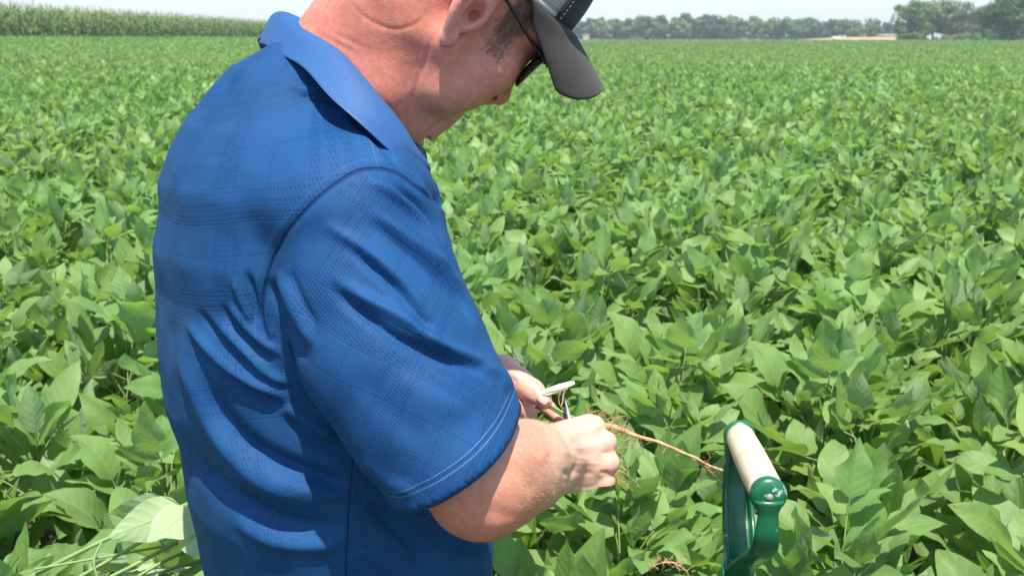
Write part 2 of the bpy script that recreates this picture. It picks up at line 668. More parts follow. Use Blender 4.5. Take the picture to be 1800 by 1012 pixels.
def trifoliate(lm, rng, base, az, elev, plen, size, nl=8, ns=3, tip_up=None, tubes=True, rr=None):
    """petiole from base; three leaflets at its end"""
    e = np.array([math.cos(az) * math.cos(elev), math.sin(az) * math.cos(elev), math.sin(elev)])
    q = base + e * plen
    sag = base + e * plen * 0.5 + np.array([0, 0, 0.012])
    if tubes:
        lm.tube(crom([base, sag, q], 3), np.linspace(0.0017, 0.0012, 7), 4)
    tilt = rng.uniform(0.40, 1.5) if tip_up is None else tip_up
    for k_, da in enumerate((0, 1.25, -1.25)):
        L = size * rng.uniform(0.88, 1.12) * (1.06 if k_ == 0 else 0.95)
        W = L * rng.uniform(0.52, 0.68)
        V, UV, Q = leaflet(rng, L, W, nl, ns)
        a2 = az + da + rng.normal(0, 0.25)
        p2 = tilt * (1 if k_ == 0 else 0.8) + rng.normal(0, 0.28)
        Fm = frame(a2, p2, rng.normal(0, 0.4))
        st = q + Fm[:, 0] * (0.028 if k_ == 0 else 0.004)
        if tubes and k_ == 0:
            lm.tube(np.array([q, st]), 0.0012, 4)
        r1 = float(np.clip(rng.normal(0.5, 0.27), 0, 1)) if rr is None else rr
        lm.leaf(V @ Fm.T + st, UV, Q, (r1, rng.uniform()), 0)


def soy_variant(seed, nl=8, ns=3):
    rng = np.random.RandomState(seed)
    H = rng.uniform(0.60, 0.70)
    lean = rng.normal(0, 0.05, 2)
    st = MB()
    pts = [np.array([lean[0] * h * h, lean[1] * h * h, h * H]) + (rng.normal(0, .006, 3) * (1, 1, 0) if h else 0) for h in np.linspace(0, 1, 6)]
    st.tube(crom(pts, 3), np.linspace(0.0045, 0.0018, 16), 6)
    lm = LeafMesh()
    n = 30
    az = rng.uniform(0, 6.28)
    for i in range(n):
        f = i / (n - 1)
        h = 0.30 + 0.70 * f ** .85
        az += 2.4 + rng.normal(0, 0.4)
        b = np.array([lean[0] * h * h, lean[1] * h * h, h * H])
        lim = 0.17 - 0.11 * f
        elev = rng.uniform(0.35, 0.95) if f < 0.8 else rng.uniform(0.8, 1.3)
        trifoliate(lm, rng, b, az, elev, lim + rng.uniform(-.02, .06), rng.uniform(0.096, 0.140) * (1 - 0.22 * f ** 4), nl, ns)
    # side branches carry a few more low leaves
    return lm.mesh('soybean_foliage_%d' % seed), st.mesh('soybean_stem_%d' % seed)


NV = 9
protos = []
for i in range(NV):
    fm, sm = soy_variant(100 + i)
    for m in (M_LEAF, M_STEM):
        fm.materials.append(m)
    sm.materials.append(M_STEM)
    protos.append((fm, sm))

# plant positions, rows run away from the camera, slightly to the right
rngp = np.random.RandomState(11)
ROW_A = math.radians(17)
rd = np.array([math.sin(ROW_A), math.cos(ROW_A)]); rp = np.array([math.cos(ROW_A), -math.sin(ROW_A)])
ROW, SP = 0.38, 0.245
MAN_C = P(560, 700, 1.37)[:2]
SHOVEL_XY = P(1325, 850, 1.2)[:2]


def in_view(x, y, marg=0.0):
    return (y > 0.9) & (np.abs(x) < 0.64 * y + 1.3 + marg)


pos_all = []
for r in range(-240, 240):
    L = np.arange(-20, 60, SP)
    L = L + rngp.uniform(-.07, .07, len(L))
    off = r * ROW + rngp.normal(0, 0.035, len(L))
    XY = L[:, None] * rd + off[:, None] * rp
    pos_all.append(np.column_stack([XY, np.full(len(L), r)]))
pos_all = np.vstack(pos_all)
d_ = np.hypot(pos_all[:, 0], pos_all[:, 1])
ok = in_view(pos_all[:, 0], pos_all[:, 1]) & (d_ < 33)
# standing room: the person, the spade
ok &= np.hypot(pos_all[:, 0] - MAN_C[0], pos_all[:, 1] - MAN_C[1]) > 0.36
ok &= np.hypot(pos_all[:, 0] - SHOVEL_XY[0], pos_all[:, 1] - SHOVEL_XY[1]) > 0.09
ok &= d_ > 0.95
pos_all = pos_all[ok]; d_ = d_[ok]
# a thin worked lane with sparse plants on the left
lane = (pos_all[:, 0] + 1.15 + (pos_all[:, 1] - 3.0) * 0.36)
thin = (np.abs(lane) < 0.20) & (pos_all[:, 1] > 2.6) & (rngp.uniform(size=len(lane)) < 0.4)
pos_all = pos_all[~thin]; d_ = d_[~thin]
o_ = np.argsort(d_); pos_all = pos_all[o_]; d_ = d_[o_]
N_IND = 300
seen = np.abs(pos_all[:, 0]) < 0.465 * pos_all[:, 1] + 0.22
ix_ = np.where(seen)[0][:N_IND]
rest = np.ones(len(pos_all), bool); rest[ix_] = False
near, mid = pos_all[ix_], pos_all[rest]
print("near plants to", d_[N_IND - 1], "mid", len(mid))
soy_fol0 = []
for i, (x, y, r) in enumerate(near):
    fm, sm = protos[i % NV]
    z = float(ground_z(x, y))
    root = empty('soybean_plant', (x, y, z), rngp.uniform(0, 6.28))
    s = rngp.uniform(0.93, 1.08)
    root.scale = (s, s, s * rngp.uniform(0.95, 1.05))
    root.rotation_euler[0] = rngp.normal(0, 0.06); root.rotation_euler[1] = rngp.normal(0, 0.06)
    tag(root, 'leafy green soybean plant crowded among its neighbours in the near rows', 'soybean plant', 'individual soybean plants in the near rows')
    f = bpy.data.objects.new('foliage', fm); COL.objects.link(f); f.parent = root
    g = bpy.data.objects.new('stem', sm); COL.objects.link(g); g.parent = root
    if i < NV:
        soy_fol0.append(f)

# the rest of the crop: one object. Far canopy as leaf faces, middle distance as plant instances
rngf = np.random.RandomState(3)
bands = []
def far_leaves(d0, d1, size, dens):
    A = (d1 ** 2 - d0 ** 2) * 0.64
    n = int(A * dens)
    d = np.sqrt(rngf.uniform(d0 ** 2, d1 ** 2, n))
    x = rngf.uniform(-0.65, 0.65, n) * d
    keep = (x > -28.3) & (d < FIELD_END)
    return np.column_stack([x, d, np.full(n, size)])[keep]
for d0, d1, s_, de in ((31, 42, .10, 95), (42, 60, .125, 60), (60, 90, .17, 34), (90, 140, .25, 15), (140, 220, .40, 6), (220, 336, .65, 2.6)):
    bands.append(far_leaves(d0, d1, s_, de))
fl = np.vstack(bands)
n = len(fl)
az = rngf.uniform(0, 6.28, n); pt = rngf.uniform(0.0, 1.4, n); rl = rngf.normal(0, 0.5, n)
ex = np.stack([np.cos(az) * np.cos(pt), np.sin(az) * np.cos(pt), np.sin(pt)], 1)
ey = np.stack([-np.sin(az), np.cos(az), 0 * az], 1)
ez = np.cross(ex, ey)
ey = ey * np.cos(rl)[:, None] + ez * np.sin(rl)[:, None]
ez = np.cross(ex, ey)
c0 = np.stack([fl[:, 0], fl[:, 1], ground_z(fl[:, 0], fl[:, 1]) + rngf.uniform(0.50, 0.78, n) - 0.2 * (fl[:, 2] - .1)], 1)
S = fl[:, 2:3]
v0 = c0; v1 = c0 + S * (ex * .45 + ey * .32 + ez * .1); v2 = c0 + S * ex; v3 = c0 + S * (ex * .45 - ey * .32 + ez * .1)
VF = np.stack([v0, v1, v2, v3], 1).reshape(-1, 3)
QF = np.arange(4 * n).reshape(-1, 4)
tris = np.vstack([QF[:, [0, 2, 1]], QF[:, [0, 3, 2]]])
mid_z = ground_z(mid[:, 0], mid[:, 1])
VM = np.column_stack([mid[:, 0], mid[:, 1], mid_z])
me = mesh_np('soybean_crop', np.vstack([VF, VM]), tris, False)
uvv = np.zeros((len(VF) + len(VM), 2)); uvv[:len(VF)] = np.tile([[0, 0.5], [.45, 1], [1, .5], [.45, -1]], (n, 1))
set_uv(me, "leaf", uvv)
rn = np.zeros_like(uvv); rn[:len(VF)] = np.repeat(np.column_stack([np.clip(rngf.normal(.5, .28, n), 0, 1), rngf.uniform(size=n)]), 4, 0)
set_uv(me, "rnd", rn)
set_attr(me, "plant", np.concatenate([np.zeros(len(VF)), np.ones(len(VM))]))
crop = obj('soybean_crop', me, M_LEAF_FAR)
tag(crop, 'dense green soybean crop filling the field out to the trees', 'soybean crop', kind='stuff')
ng = bpy.data.node_groups.new("crop_instances", 'GeometryNodeTree')
ng.interface.new_socket("Geometry", in_out='INPUT', socket_type='NodeSocketGeometry')
ng.interface.new_socket("Geometry", in_out='OUTPUT', socket_type='NodeSocketGeometry')
gi = ng.nodes.new("NodeGroupInput"); go = ng.nodes.new("NodeGroupOutput")
gtog = ng.nodes.new("GeometryNodeGeometryToInstance")
for f in soy_fol0[:6]:
    oi = ng.nodes.new("GeometryNodeObjectInfo")
    oi.inputs['Object'].default_value = f
    oi.inputs['As Instance'].default_value = True
    oi.transform_space = 'ORIGINAL'
    ng.links.new(oi.outputs['Geometry'], gtog.inputs[0])
iop = ng.nodes.new("GeometryNodeInstanceOnPoints")
na = ng.nodes.new("GeometryNodeInputNamedAttribute"); na.data_type = 'FLOAT'; na.inputs['Name'].default_value = "plant"
cmp_ = ng.nodes.new("FunctionNodeCompare"); cmp_.data_type = 'FLOAT'; cmp_.operation = 'GREATER_THAN'; cmp_.inputs[1].default_value = 0.5
ng.links.new(na.outputs[0], cmp_.inputs[0])
ng.links.new(gi.outputs[0], iop.inputs['Points'])
ng.links.new(cmp_.outputs[0], iop.inputs['Selection'])
# separate geometry-to-instance members one by one through a join
ng.nodes.remove(gtog)
jn = ng.nodes.new("GeometryNodeJoinGeometry")
for nd in [q for q in ng.nodes if q.bl_idname == "GeometryNodeObjectInfo"]:
    ng.links.new(nd.outputs['Geometry'], jn.inputs[0])
ng.links.new(jn.outputs[0], iop.inputs['Instance'])
iop.inputs['Pick Instance'].default_value = True
rv = ng.nodes.new("FunctionNodeRandomValue"); rv.data_type = 'FLOAT_VECTOR'
rv.inputs[0].default_value = (-0.08, -0.08, 0); rv.inputs[1].default_value = (0.08, 0.08, 6.283)
ng.links.new(rv.outputs[0], iop.inputs['Rotation'])
rs = ng.nodes.new("FunctionNodeRandomValue"); rs.data_type = 'FLOAT'; rs.inputs[2].default_value = 0.9; rs.inputs[3].default_value = 1.1
rs.inputs['Seed'].default_value = 4
ng.links.new(rs.outputs[1], iop.inputs['Scale'])
j2 = ng.nodes.new("GeometryNodeJoinGeometry")
ng.links.new(gi.outputs[0], j2.inputs[0]); ng.links.new(iop.outputs[0], j2.inputs[0])
ng.links.new(j2.outputs[0], go.inputs[0])
md = crop.modifiers.new("crop", 'NODES'); md.node_group = ng

# ------------------------------------------------------------------ maize along the left
def mat_maize():
    t = NT("maize")
    r1, r2 = t.uv("rnd")
    c = t.mix(r1, (0.075, 0.15, 0.045), (0.18, 0.265, 0.09))
    c = t.mix(t.ramp(r2, 0.55, 1.0), c, (0.44, 0.38, 0.18))
    p = t.pbsdf(c, 0.55)
    tr = t.node("ShaderNodeBsdfTranslucent"); t.put(tr.inputs[0], t.mix(r1, (0.12, 0.22, 0.05), (0.24, 0.34, 0.10)))
    ms = t.node("ShaderNodeMixShader"); ms.inputs[0].default_value = 0.25
    t.t.links.new(p.outputs[0], ms.inputs[1]); t.t.links.new(tr.outputs[0], ms.inputs[2])
    return t.done(ms)


rc = np.random.RandomState(21)
EDGE_X = -28.8
ny = 0
pts = []
for row in range(9):
    yy = np.arange(30, 330, 0.34 + 0.02 * row)
    yy = yy[(rc.uniform(size=len(yy)) < np.clip(1.6 - yy / 260, .55, 1))]
    pts.append(np.column_stack([np.full(len(yy), EDGE_X - row * 0.8) + rc.normal(0, .1, len(yy)), yy + rc.uniform(-.1, .1, len(yy))]))
yb = rc.uniform(30, 330, 9000); xb = EDGE_X - 7 - rc.uniform(0, 1, 9000) ** 1.5 * 40
pts.append(np.column_stack([xb, yb]))
pts = np.vstack(pts)
Vm = []; Rm = []
NLF = 11
for k_ in range(NLF):
    n = len(pts)
    h = (0.25 + 2.30 * k_ / (NLF - 1)) * rc.uniform(0.93, 1.05, n)
    a = rc.uniform(0, 6.28, n)
    L = rc.uniform(.55, .85, n) * (0.75 if k_ > 8 else 1)
    z0 = ground_z(pts[:, 0], pts[:, 1])
    b = np.column_stack([pts, z0 + h])
    dirh = np.column_stack([np.cos(a), np.sin(a), 0 * a])
    sd = np.column_stack([-np.sin(a), np.cos(a), 0 * a]) * 0.05
    if k_ == NLF - 1:        # tassel
        m1 = b + np.array([0, 0, .18]) + dirh * .03; m2 = b + np.array([0, 0, .36]) + dirh * .10
        sd = sd * .5
        r2 = rc.uniform(.75, 1, n)
    else:
        m1 = b + dirh * (L * .45)[:, None] + np.array([0, 0, 1]) * (L * .40)[:, None]
        m2 = b + dirh * L[:, None] + np.array([0, 0, 1]) * (L * rc.uniform(-.25, .3, n))[:, None]
        r2 = rc.uniform(0, .7, n) + (0.3 if k_ < 2 else 0)
    Vm.append(np.stack([b - sd, b + sd, m1 + sd, m1 - sd, m2 + sd * .2, m2 - sd * .2], 1).reshape(-1, 3))
    r1 = rc.uniform(0, 1, n)
    Rm.append(np.repeat(np.column_stack([r1, r2]), 6, 0))
Vm = np.vstack(Vm); Rm = np.vstack(Rm)
i0 = np.arange(len(Vm) // 6)[:, None] * 6
Qm = np.vstack([i0 + [0, 1, 2, 3], i0 + [3, 2, 4, 5]])
me = mesh_np('maize_stand', Vm, Qm)
set_uv(me, "rnd", Rm)
tag(obj('maize_stand', me, mat_maize()), 'tall tasselled maize stand along the left edge of the field', 'maize', kind='stuff')

# ------------------------------------------------------------------ trees
def mat_crown(name, a, b):
    t = NT(name)
    r1, r2 = t.uv("rnd")
    c = t.mix(r1, a, b)
    p = t.pbsdf(c, 0.6)
    tr = t.node("ShaderNodeBsdfTranslucent"); t.put(tr.inputs[0], tuple(x * 1.6 for x in b) + (1,))
    ms = t.node("ShaderNodeMixShader"); ms.inputs[0].default_value = 0.2
    t.t.links.new(p.outputs[0], ms.inputs[1]); t.t.links.new(tr.outputs[0], ms.inputs[2])
    return t.done(ms)


def mat_bark():
    t = NT("bark")
    return t.done(t.pbsdf(t.mix(t.noise(3, 4, .6, t.pos()), (0.08, 0.065, 0.05), (0.20, 0.17, 0.14)), 0.9))


M_BARK = mat_bark()
CR = [mat_crown("crown_deep_green", (0.022, 0.075, 0.014), (0.060, 0.155, 0.028)),
      mat_crown("crown_mid_green", (0.050, 0.120, 0.024), (0.11, 0.21, 0.042)),
      mat_crown("crown_light_green", (0.08, 0.15, 0.04), (0.15, 0.23, 0.07)),
      mat_crown("crown_brown_green", (0.065, 0.10, 0.032), (0.12, 0.17, 0.055))]


def crown_mesh(name, seed, H, Rw, ncl, per, leaf, base=0.12, open_=0.0):
    r = np.random.RandomState(seed)
    cl = []
    while len(cl) < ncl:
        p = r.uniform(-1, 1, 3)
        rr = np.linalg.norm(p)
        if rr < 1 and rr > 0.35:
            cl.append(p)
    cl = np.array(cl)
    cz = H * (base + 1) / 2
    cen = cl * [Rw, Rw, H * (1 - base) / 2] * 0.86 + [0, 0, cz]
    cen[:, 0] += r.normal(0, Rw * .1, ncl)
    rad = Rw * r.uniform(0.20, 0.40, ncl)
    V = []; R_ = []
    for c, q in zip(cen, rad):
        d = r.normal(size=(per, 3)); d /= np.linalg.norm(d, axis=1)[:, None]
        p = c + d * (q * r.uniform(.55, 1.08, per))[:, None] * [1, 1, .8]
        u = np.cross(d, r.normal(size=(per, 3))); u /= np.linalg.norm(u, axis=1)[:, None]
        w = np.cross(d, u) + d * r.normal(0, .4, (per, 1))
        s = leaf * r.uniform(.6, 1.3, (per, 1))
        V.append(np.stack([p - u * s, p + w * s * .7, p + u * s, p - w * s * .7], 1).reshape(-1, 3))
        base_r = np.clip(r.uniform(0, .55) + r.uniform(0, .45, per), 0, 1)
        R_.append(np.repeat(np.column_stack([base_r, base_r]), 4, 0))
    V = np.vstack(V)
    me = mesh_np(name, V, np.arange(len(V)).reshape(-1, 4), False)
    set_uv(me, "rnd", np.vstack(R_))
    mb = MB()
    tp = crom([[0, 0, 0], [r.normal(0, .1), 0, H * .3], [r.normal(0, .3), r.normal(0, .2), H * .75]], 4)
    mb.tube(tp, np.linspace(H * .028, H * .008, len(tp)), 7)
    for i in range(9):
        c = cen[r.randint(ncl)]
        s0 = tp[r.randint(2, 6)]
        mb.tube(crom([s0, (s0 + c) / 2 + [0, 0, -.04 * H], c], 3), np.linspace(H * .011, H * .003, 7), 5)
    return me, mb.mesh(name + '_trunk')


def tree(name, cm, tm, x, y, z, s, rz, mat, label, group=None, sz=1.0):
    e = empty(name, (x, y, z), rz)
    e.scale = (s, s, s * sz)
    tag(e, label, 'tree', group)
    c = bpy.data.objects.new('crown', cm); COL.objects.link(c); c.parent = e
    if len(cm.materials) == 0:
        cm.materials.append(mat)
    t = bpy.data.objects.new('trunk', tm); COL.objects.link(t); t.parent = e
    if len(tm.materials) == 0:
        tm.materials.append(M_BARK)
    return e


fv = []
for k_ in range(6):
    cm, tm = crown_mesh('far_crown_%d' % k_, 300 + k_, 10.0, 5.2, 26, 60, 0.55, 0.04)
    cm.materials.append(CR[(0, 1, 0, 2, 1, 0)[k_]]); tm.materials.append(M_BARK)
    fv.append((cm, tm))
rt = np.random.RandomState(8)
xs = np.linspace(1010, 1580, 44)
for i, px in enumerate(xs):
    d = 505 + rt.uniform(-22, 22)
    x = (px - 900) / F_PX * d + rt.normal(0, 1.0)
    hpx = np.interp(px, [1010, 1045, 1060, 1100, 1200, 1300, 1400, 1450, 1500, 1580], [30, 38, 33, 37, 41, 39, 36, 33, 33, 28])
    s = (hpx + 4) / F_PX * d / 10.0 * rt.uniform(.93, 1.07)
    cm, tm = fv[rt.randint(6)]
    tree('distant_tree', cm, tm, x, d, 0.4, s, rt.uniform(0, 6.28), None,
         'round green tree in the hazy treeline far beyond the field', 'trees of the far treeline')
for i, px in enumerate(np.linspace(560, 1000, 22)):       # the line goes on behind the person's head
    d = 520 + rt.uniform(-20, 20)
    cm, tm = fv[rt.randint(6)]
    tree('distant_tree', cm, tm, (px - 900) / F_PX * d, d, 0.4, .75 * rt.uniform(.9, 1.1), rt.uniform(0, 6.28), None,
         'round green tree in the hazy treeline far beyond the field', 'trees of the far treeline')


def yard_tree(px, toppx, d, halfw_px, seed, mat, label, ncl=40, per=110, leaf=0.3, base=0.06):
    H = (68 - toppx) / F_PX * d * 1.06 + 1.4
    R_ = halfw_px / F_PX * d
    cm, tm = crown_mesh('yard_crown_%d' % seed, seed, H, R_, ncl, per, leaf, base)
    tree('yard_tree', cm, tm, (px - 900) / F_PX * d, d, 0.4, 1, 0.7, mat, label)


yard_tree(1585, 8, 310, 38, 501, CR[1], 'leftmost tree of the farmyard clump, mid green and rounded')
yard_tree(1622, 2, 318, 38, 502, CR[2], 'tall pale green tree with a light trunk in the farmyard clump')
yard_tree(1670, 8, 312, 40, 503, CR[3], 'dull brownish green tree between the pale tree and the big dark one')
yard_tree(1700, 22, 325, 26, 507, CR[1], 'small green tree half hidden beside the big dark one')
yard_tree(1752, -10, 250, 52, 504, CR[0], 'big dark green tree nearest the right edge of the photo', 60, 150, .24, 0.02)
yard_tree(1812, 4, 255, 40, 505, CR[0], 'dark green tree cut off by the right edge of the photo', 50, 130, .24, 0.02)


def bush(px, w_px, toppx, d, seed, mat, label):
    H = (68 - toppx) / F_PX * d + 1.0
    cm, tm = crown_mesh('bush_%d' % seed, seed, H, w_px / F_PX * d, 16, 90, .22, 0.0)
    tree('bush', cm, tm, (px - 900) / F_PX * d, d, 0.4, 1, 0, mat, label)['category'] = 'bush'


bush(1602, 15, 52, 300, 601, CR[2], 'bright round bush in front of the farmyard clump')
bush(1645, 22, 62, 298, 602, CR[2], 'low spreading bush at the foot of the pale trunk')
bush(1688, 26, 60, 296, 603, CR[1], 'wide low bush left of the big dark tree')
bush(1735, 26, 50, 262, 605, CR[0], 'dark bush filling the foot of the big dark green tree')
bush(1575, 14, 58, 303, 604, CR[0], 'small dark bush at the left foot of the farmyard clump')


def undergrowth(name, p0, p1, d, top, n, leaf, label, seed):
    r = np.random.RandomState(seed)
    px = r.uniform(p0, p1, n); dd = d + r.uniform(-8, 8, n)
    lump = .6 + .4 * np.sin(px * .11 + seed) * np.sin(px * .037 + 1)
    z = r.uniform(0, 1, n) ** .8 * top * lump
    c = np.column_stack([(px - 900) / F_PX * dd, dd, z])
    a = r.normal(size=(n, 3)); a /= np.linalg.norm(a, axis=1)[:, None]
    b_ = np.cross(a, r.normal(size=(n, 3))); b_ /= np.linalg.norm(b_, axis=1)[:, None]
    s_ = leaf * r.uniform(.6, 1.3, (n, 1))
    V = np.stack([c - a * s_, c + b_ * s_ * .7, c + a * s_, c - b_ * s_ * .7], 1).reshape(-1, 3)
    me = mesh_np(name, V, np.arange(len(V)).reshape(-1, 4), False)
    k_ = np.clip(.5 + .4 * np.sin(px * .23) + r.normal(0, .2, n), 0, 1)
    set_uv(me, "rnd", np.repeat(np.column_stack([k_, k_]), 4, 0))
    tag(obj(name, me, CR[1]), label, 'undergrowth', kind='stuff')


undergrowth('undergrowth', 540, 1600, 528, 4.2, 26000, .45, 'low green undergrowth closing the foot of the far treeline', 3)
undergrowth('yard_undergrowth', 1560, 1860, 334, 3.0, 16000, .28, 'low green undergrowth behind the farmyard trees', 5)


# utility pole, farmhouse, shed and a parked vehicle, all tiny and far away


M_ROOF = flat_mat("weathered_roof", (0.22, 0.18, 0.15)); M_TAN = flat_mat("tan_siding", (0.50, 0.40, 0.33))
M_GLASSD = flat_mat("dark_glass", (0.03, 0.035, 0.04), 0.1)


def house(name, px, d, w, dep, h, label, cat, wall, z0=0.9):
    x = (px - 900) / F_PX * d
    e = empty(name, (x, d, z0))
    tag(e, label, cat)
    b = MB(); b.box((0, 0, h / 2), (w, dep, h))
    obj('wall', b.mesh('house_wall', False), wall, None).parent = e
    r = MB()
    o = .35; hh = w * .16
    V = np.array([[-w / 2 - o, -dep / 2 - o, h], [w / 2 + o, -dep / 2 - o, h], [w / 2 + o, dep / 2 + o, h], [-w / 2 - o, dep / 2 + o, h], [-w / 2 - o, 0, h + hh], [w / 2 + o, 0, h + hh]])
    V[:, 2] += .01
    r.add(V, [(0, 1, 5, 4), (2, 3, 4, 5), (0, 3, 2, 1)], [(0, 4, 3), (1, 2, 5)])
    obj('roof', r.mesh('house_roof', False), M_ROOF, None).parent = e
    for k_ in (-.28, .05):
        q = MB(); q.box((w * k_, -dep / 2 - .03, h * .55), (w * .12, .06, h * .35))
        obj('window', q.mesh('house_window', False), M_GLASSD, None).parent = e
    q = MB(); q.box((w * .3, -dep / 2 - .03, h * .36), (w * .1, .06, h * .7))
    obj('door', q.mesh('house_door', False), M_ROOF, None).parent = e


house('farmhouse', 1027, 470, 2.4, 3, 1.9, 'tiny white farmhouse glimpsed beside the cap brim under the treeline', 'house', M_WHITE)
house('farm_shed', 1544, 430, 6.5, 6, 1.0, 'low pinkish tan shed at the right end of the treeline', 'shed', M_TAN, 1.1)
house('white_shed', 1637, 308, 1.3, 1, 0.6, 'tiny white shed showing under the pale farmyard tree', 'shed', M_WHITE, 0.4)
house('cream_shed', 1664, 309, 1.4, 1, 0.6, 'tiny cream shed under the brownish farmyard tree', 'shed', M_TAN, 0.4)

e = empty('utility_pole', ((1278 - 900) / F_PX * 330, 330, 0.2)); tag(e, 'thin grey wooden utility pole standing at the far field edge', 'utility pole')
b = MB(); b.tube([[0, 0, 0], [0, 0, 6.0]], [.16, .11], 8); obj('pole', b.mesh('pole'), M_BARK, None).parent = e
b = MB(); b.box((0, 0, 5.6), (1.5, .1, .12)); obj('crossarm', b.mesh('crossarm', False), M_BARK, None).parent = e
for sx in (-.65, 0, .65):
    b = MB(); b.tube([[sx, 0, 5.66], [sx, 0, 5.82]], [.05, .03], 6); obj('insulator', b.mesh('insulator'), M_WHITE, None).parent = e

e = empty('parked_van', ((1457 - 900) / F_PX * 400, 400, 1.0), 0.1); e.scale = (.62, .62, .62); tag(e, 'tiny white van parked by the road in front of the treeline', 'van')
b = MB()
prof = [(-2.3, .35), (2.2, .35), (2.3, .9), (1.7, 1.1), (1.2, 1.75), (-2.2, 1.8), (-2.35, 1.0)]
V = np.array([[x, -.85, z] for x, z in prof] + [[x, .85, z] for x, z in prof]); m = len(prof)
b.add(V, [(i, (i + 1) % m, m + (i + 1) % m, m + i) for i in range(m)] + [(0, 6, 5, 4), (m, m + 4, m + 5, m + 6)], [(0, 4, 3), (0, 3, 2), (0, 2, 1), (m, m + 3, m + 4), (m, m + 2, m + 3), (m, m + 1, m + 2)])
obj('body', b.mesh('van_body', False), M_WHITE, None).parent = e
for sx in (-1.4, 1.4):
    for sy in (-.8, .8):
        b = MB(); b.tube([[sx, sy - .12, .35], [sx, sy + .12, .35]], [.35, .35], 14); obj('wheel', b.mesh('van_wheel'), M_GLASSD, None).parent = e
b = MB(); b.box((.6, -.86, 1.35), (1.2, .03, .4)); obj('window', b.mesh('van_window', False), M_GLASSD, None).parent = e

# ================================================================== the person
def seg_sd(q, poly):
    """signed distance (px) from points q to polyline; positive on its right-hand side in image (y down), and the parameter 0..1"""
    poly = np.asarray(poly, float)
    best = np.full(len(q), 1e9); sgn = np.zeros(len(q)); par = np.zeros(len(q))
    n = len(poly) - 1
    for i in range(n):
        a, b = poly[i], poly[i + 1]
        ab = b - a
        t = ((q - a) @ ab) / (ab @ ab)
        tc = np.clip(t, 0, 1)
        d = np.linalg.norm(q - a - tc[:, None] * ab, axis=1)
        m = d < best
        cr = ab[0] * (q[:, 1] - a[1]) - ab[1] * (q[:, 0] - a[0])
        best = np.where(m, d, best); sgn = np.where(m, np.sign(cr), sgn); par = np.where(m, (i + t.clip(0, 1)) / n, par)
    return best * sgn, par


def fold(q, pts, w, amp, ends=0.25):
    """ridge (amp>0) or valley (amp<0) profile along a curve"""
    poly = crom(pts, 6)
    d, p = seg_sd(q, poly)
    tp = smooth01(p / ends) * smooth01((1 - p) / ends)
    return amp * np.exp(-(d / w) ** 2) * tp


# ---- head frame (x forward, y to the far ear, z up)
HR = np.array([[0.652, -0.274, 0.707], [0.363, 0.931, 0.0265], [-0.666, 0.239, 0.707]])
HR = np.linalg.qr(HR)[0] * np.sign(np.diag(np.linalg.qr(HR)[1]))
_c, _s = math.cos(math.radians(-3)), math.sin(math.radians(-3))
HR = HR @ np.array([[_c, 0, _s], [0, 1, 0], [-_s, 0, _c]])
HT = np.array([-0.061, 1.25, 1.536])


def Hh(x, y, z):
    return HT + HR @ np.array([x, y, z])


h = 0.0017
hd = Field((-0.36, 1.06, 1.22), (0.16, 1.46, 1.72), h)
# neck and trapezius
hd.cone(P(560, 190, 1.29), P(640, 95, 1.262), .080, .068, .02)
hd.cone(P(640, 95, 1.262), Hh(-.04, 0, -.02), .068, .064, .03)
hd.cone(P(585, 120, 1.30), Hh(-.070, 0, .01), .042, .045, .03)
hd.cone(P(600, 250, 1.28), P(590, 330, 1.15), .06, .05, .04)
# skull and face
hd.ell(Hh(-.005, 0, .055), (.100, .076, .090), HR, .03)
hd.ell(Hh(.050, 0, -.005), (.050, .060, .080), HR, .035)
hd.cone(Hh(-.020, -.012, -.048), P(668, 175, 1.236), .052, .056, .025)
for s in (-1, 1):
    hd.cone(Hh(.000, .061 * s, -.035), Hh(.030, .052 * s, -.075), .017, .017, .025)
    hd.cone(Hh(.030, .052 * s, -.075), Hh(.062, .014 * s, -.093), .017, .016, .025)
    hd.ball(Hh(.060, .040 * s, -.022), .030, .02)
    hd.ball(Hh(.048, .040 * s, -.058), .028, .02)
    hd.cone(Hh(.088, .012 * s, .038), Hh(.066, .05 * s, .034), .012, .012, .015)
    hd.ball(Hh(.078, .031 * s, .013), .014, .006)
    hd.ball(Hh(.096, .0130 * s, -.045), .0092, .003)
    hd.cone(Hh(.084, .010 * s, -.057), Hh(.074, .026 * s, -.060), .0055, .004, .006)
    hd.cone(Hh(.079, .009 * s, -.068), Hh(.071, .024 * s, -.064), .0065, .004, .005)
hd.ball(Hh(.068, 0, -.052), .027, .02)
hd.cone(Hh(.086, 0, .026), Hh(.104, 0, -.033), .009, .0110, .010)
hd.ball(Hh(.1080, 0, -.040), .0122, .005)
hd.ball(Hh(.067, 0, -.092), .0185, .014)
# soft underside of the chin
hd.ell(Hh(.036, 0, -.104), (.040, .040, .032), HR, .02)
hd.cone(Hh(.045, -.02, -.125), Hh(.0, -.02, -.115), .021, .030, .03)
hd.cone(Hh(.045, .02, -.125), Hh(.0, .02, -.115), .021, .030, .03)
for s in (-1, 1):
    hd.ball(Hh(.100, .0095 * s, -.0535), .0052, .003, 'carve')
hd.cone(Hh(.094, -.018, -.0625), Hh(.094, .018, -.0625), .0022, .0022, .003, 'carve')
hd.cone(P(871, 177, 1.236), P(869, 171, 1.250), .0040, .0032, .002, 'carve')
hd.cone(P(748, 249, 1.18), P(750, 247, 1.27), .0032, .0032, .004, 'carve')
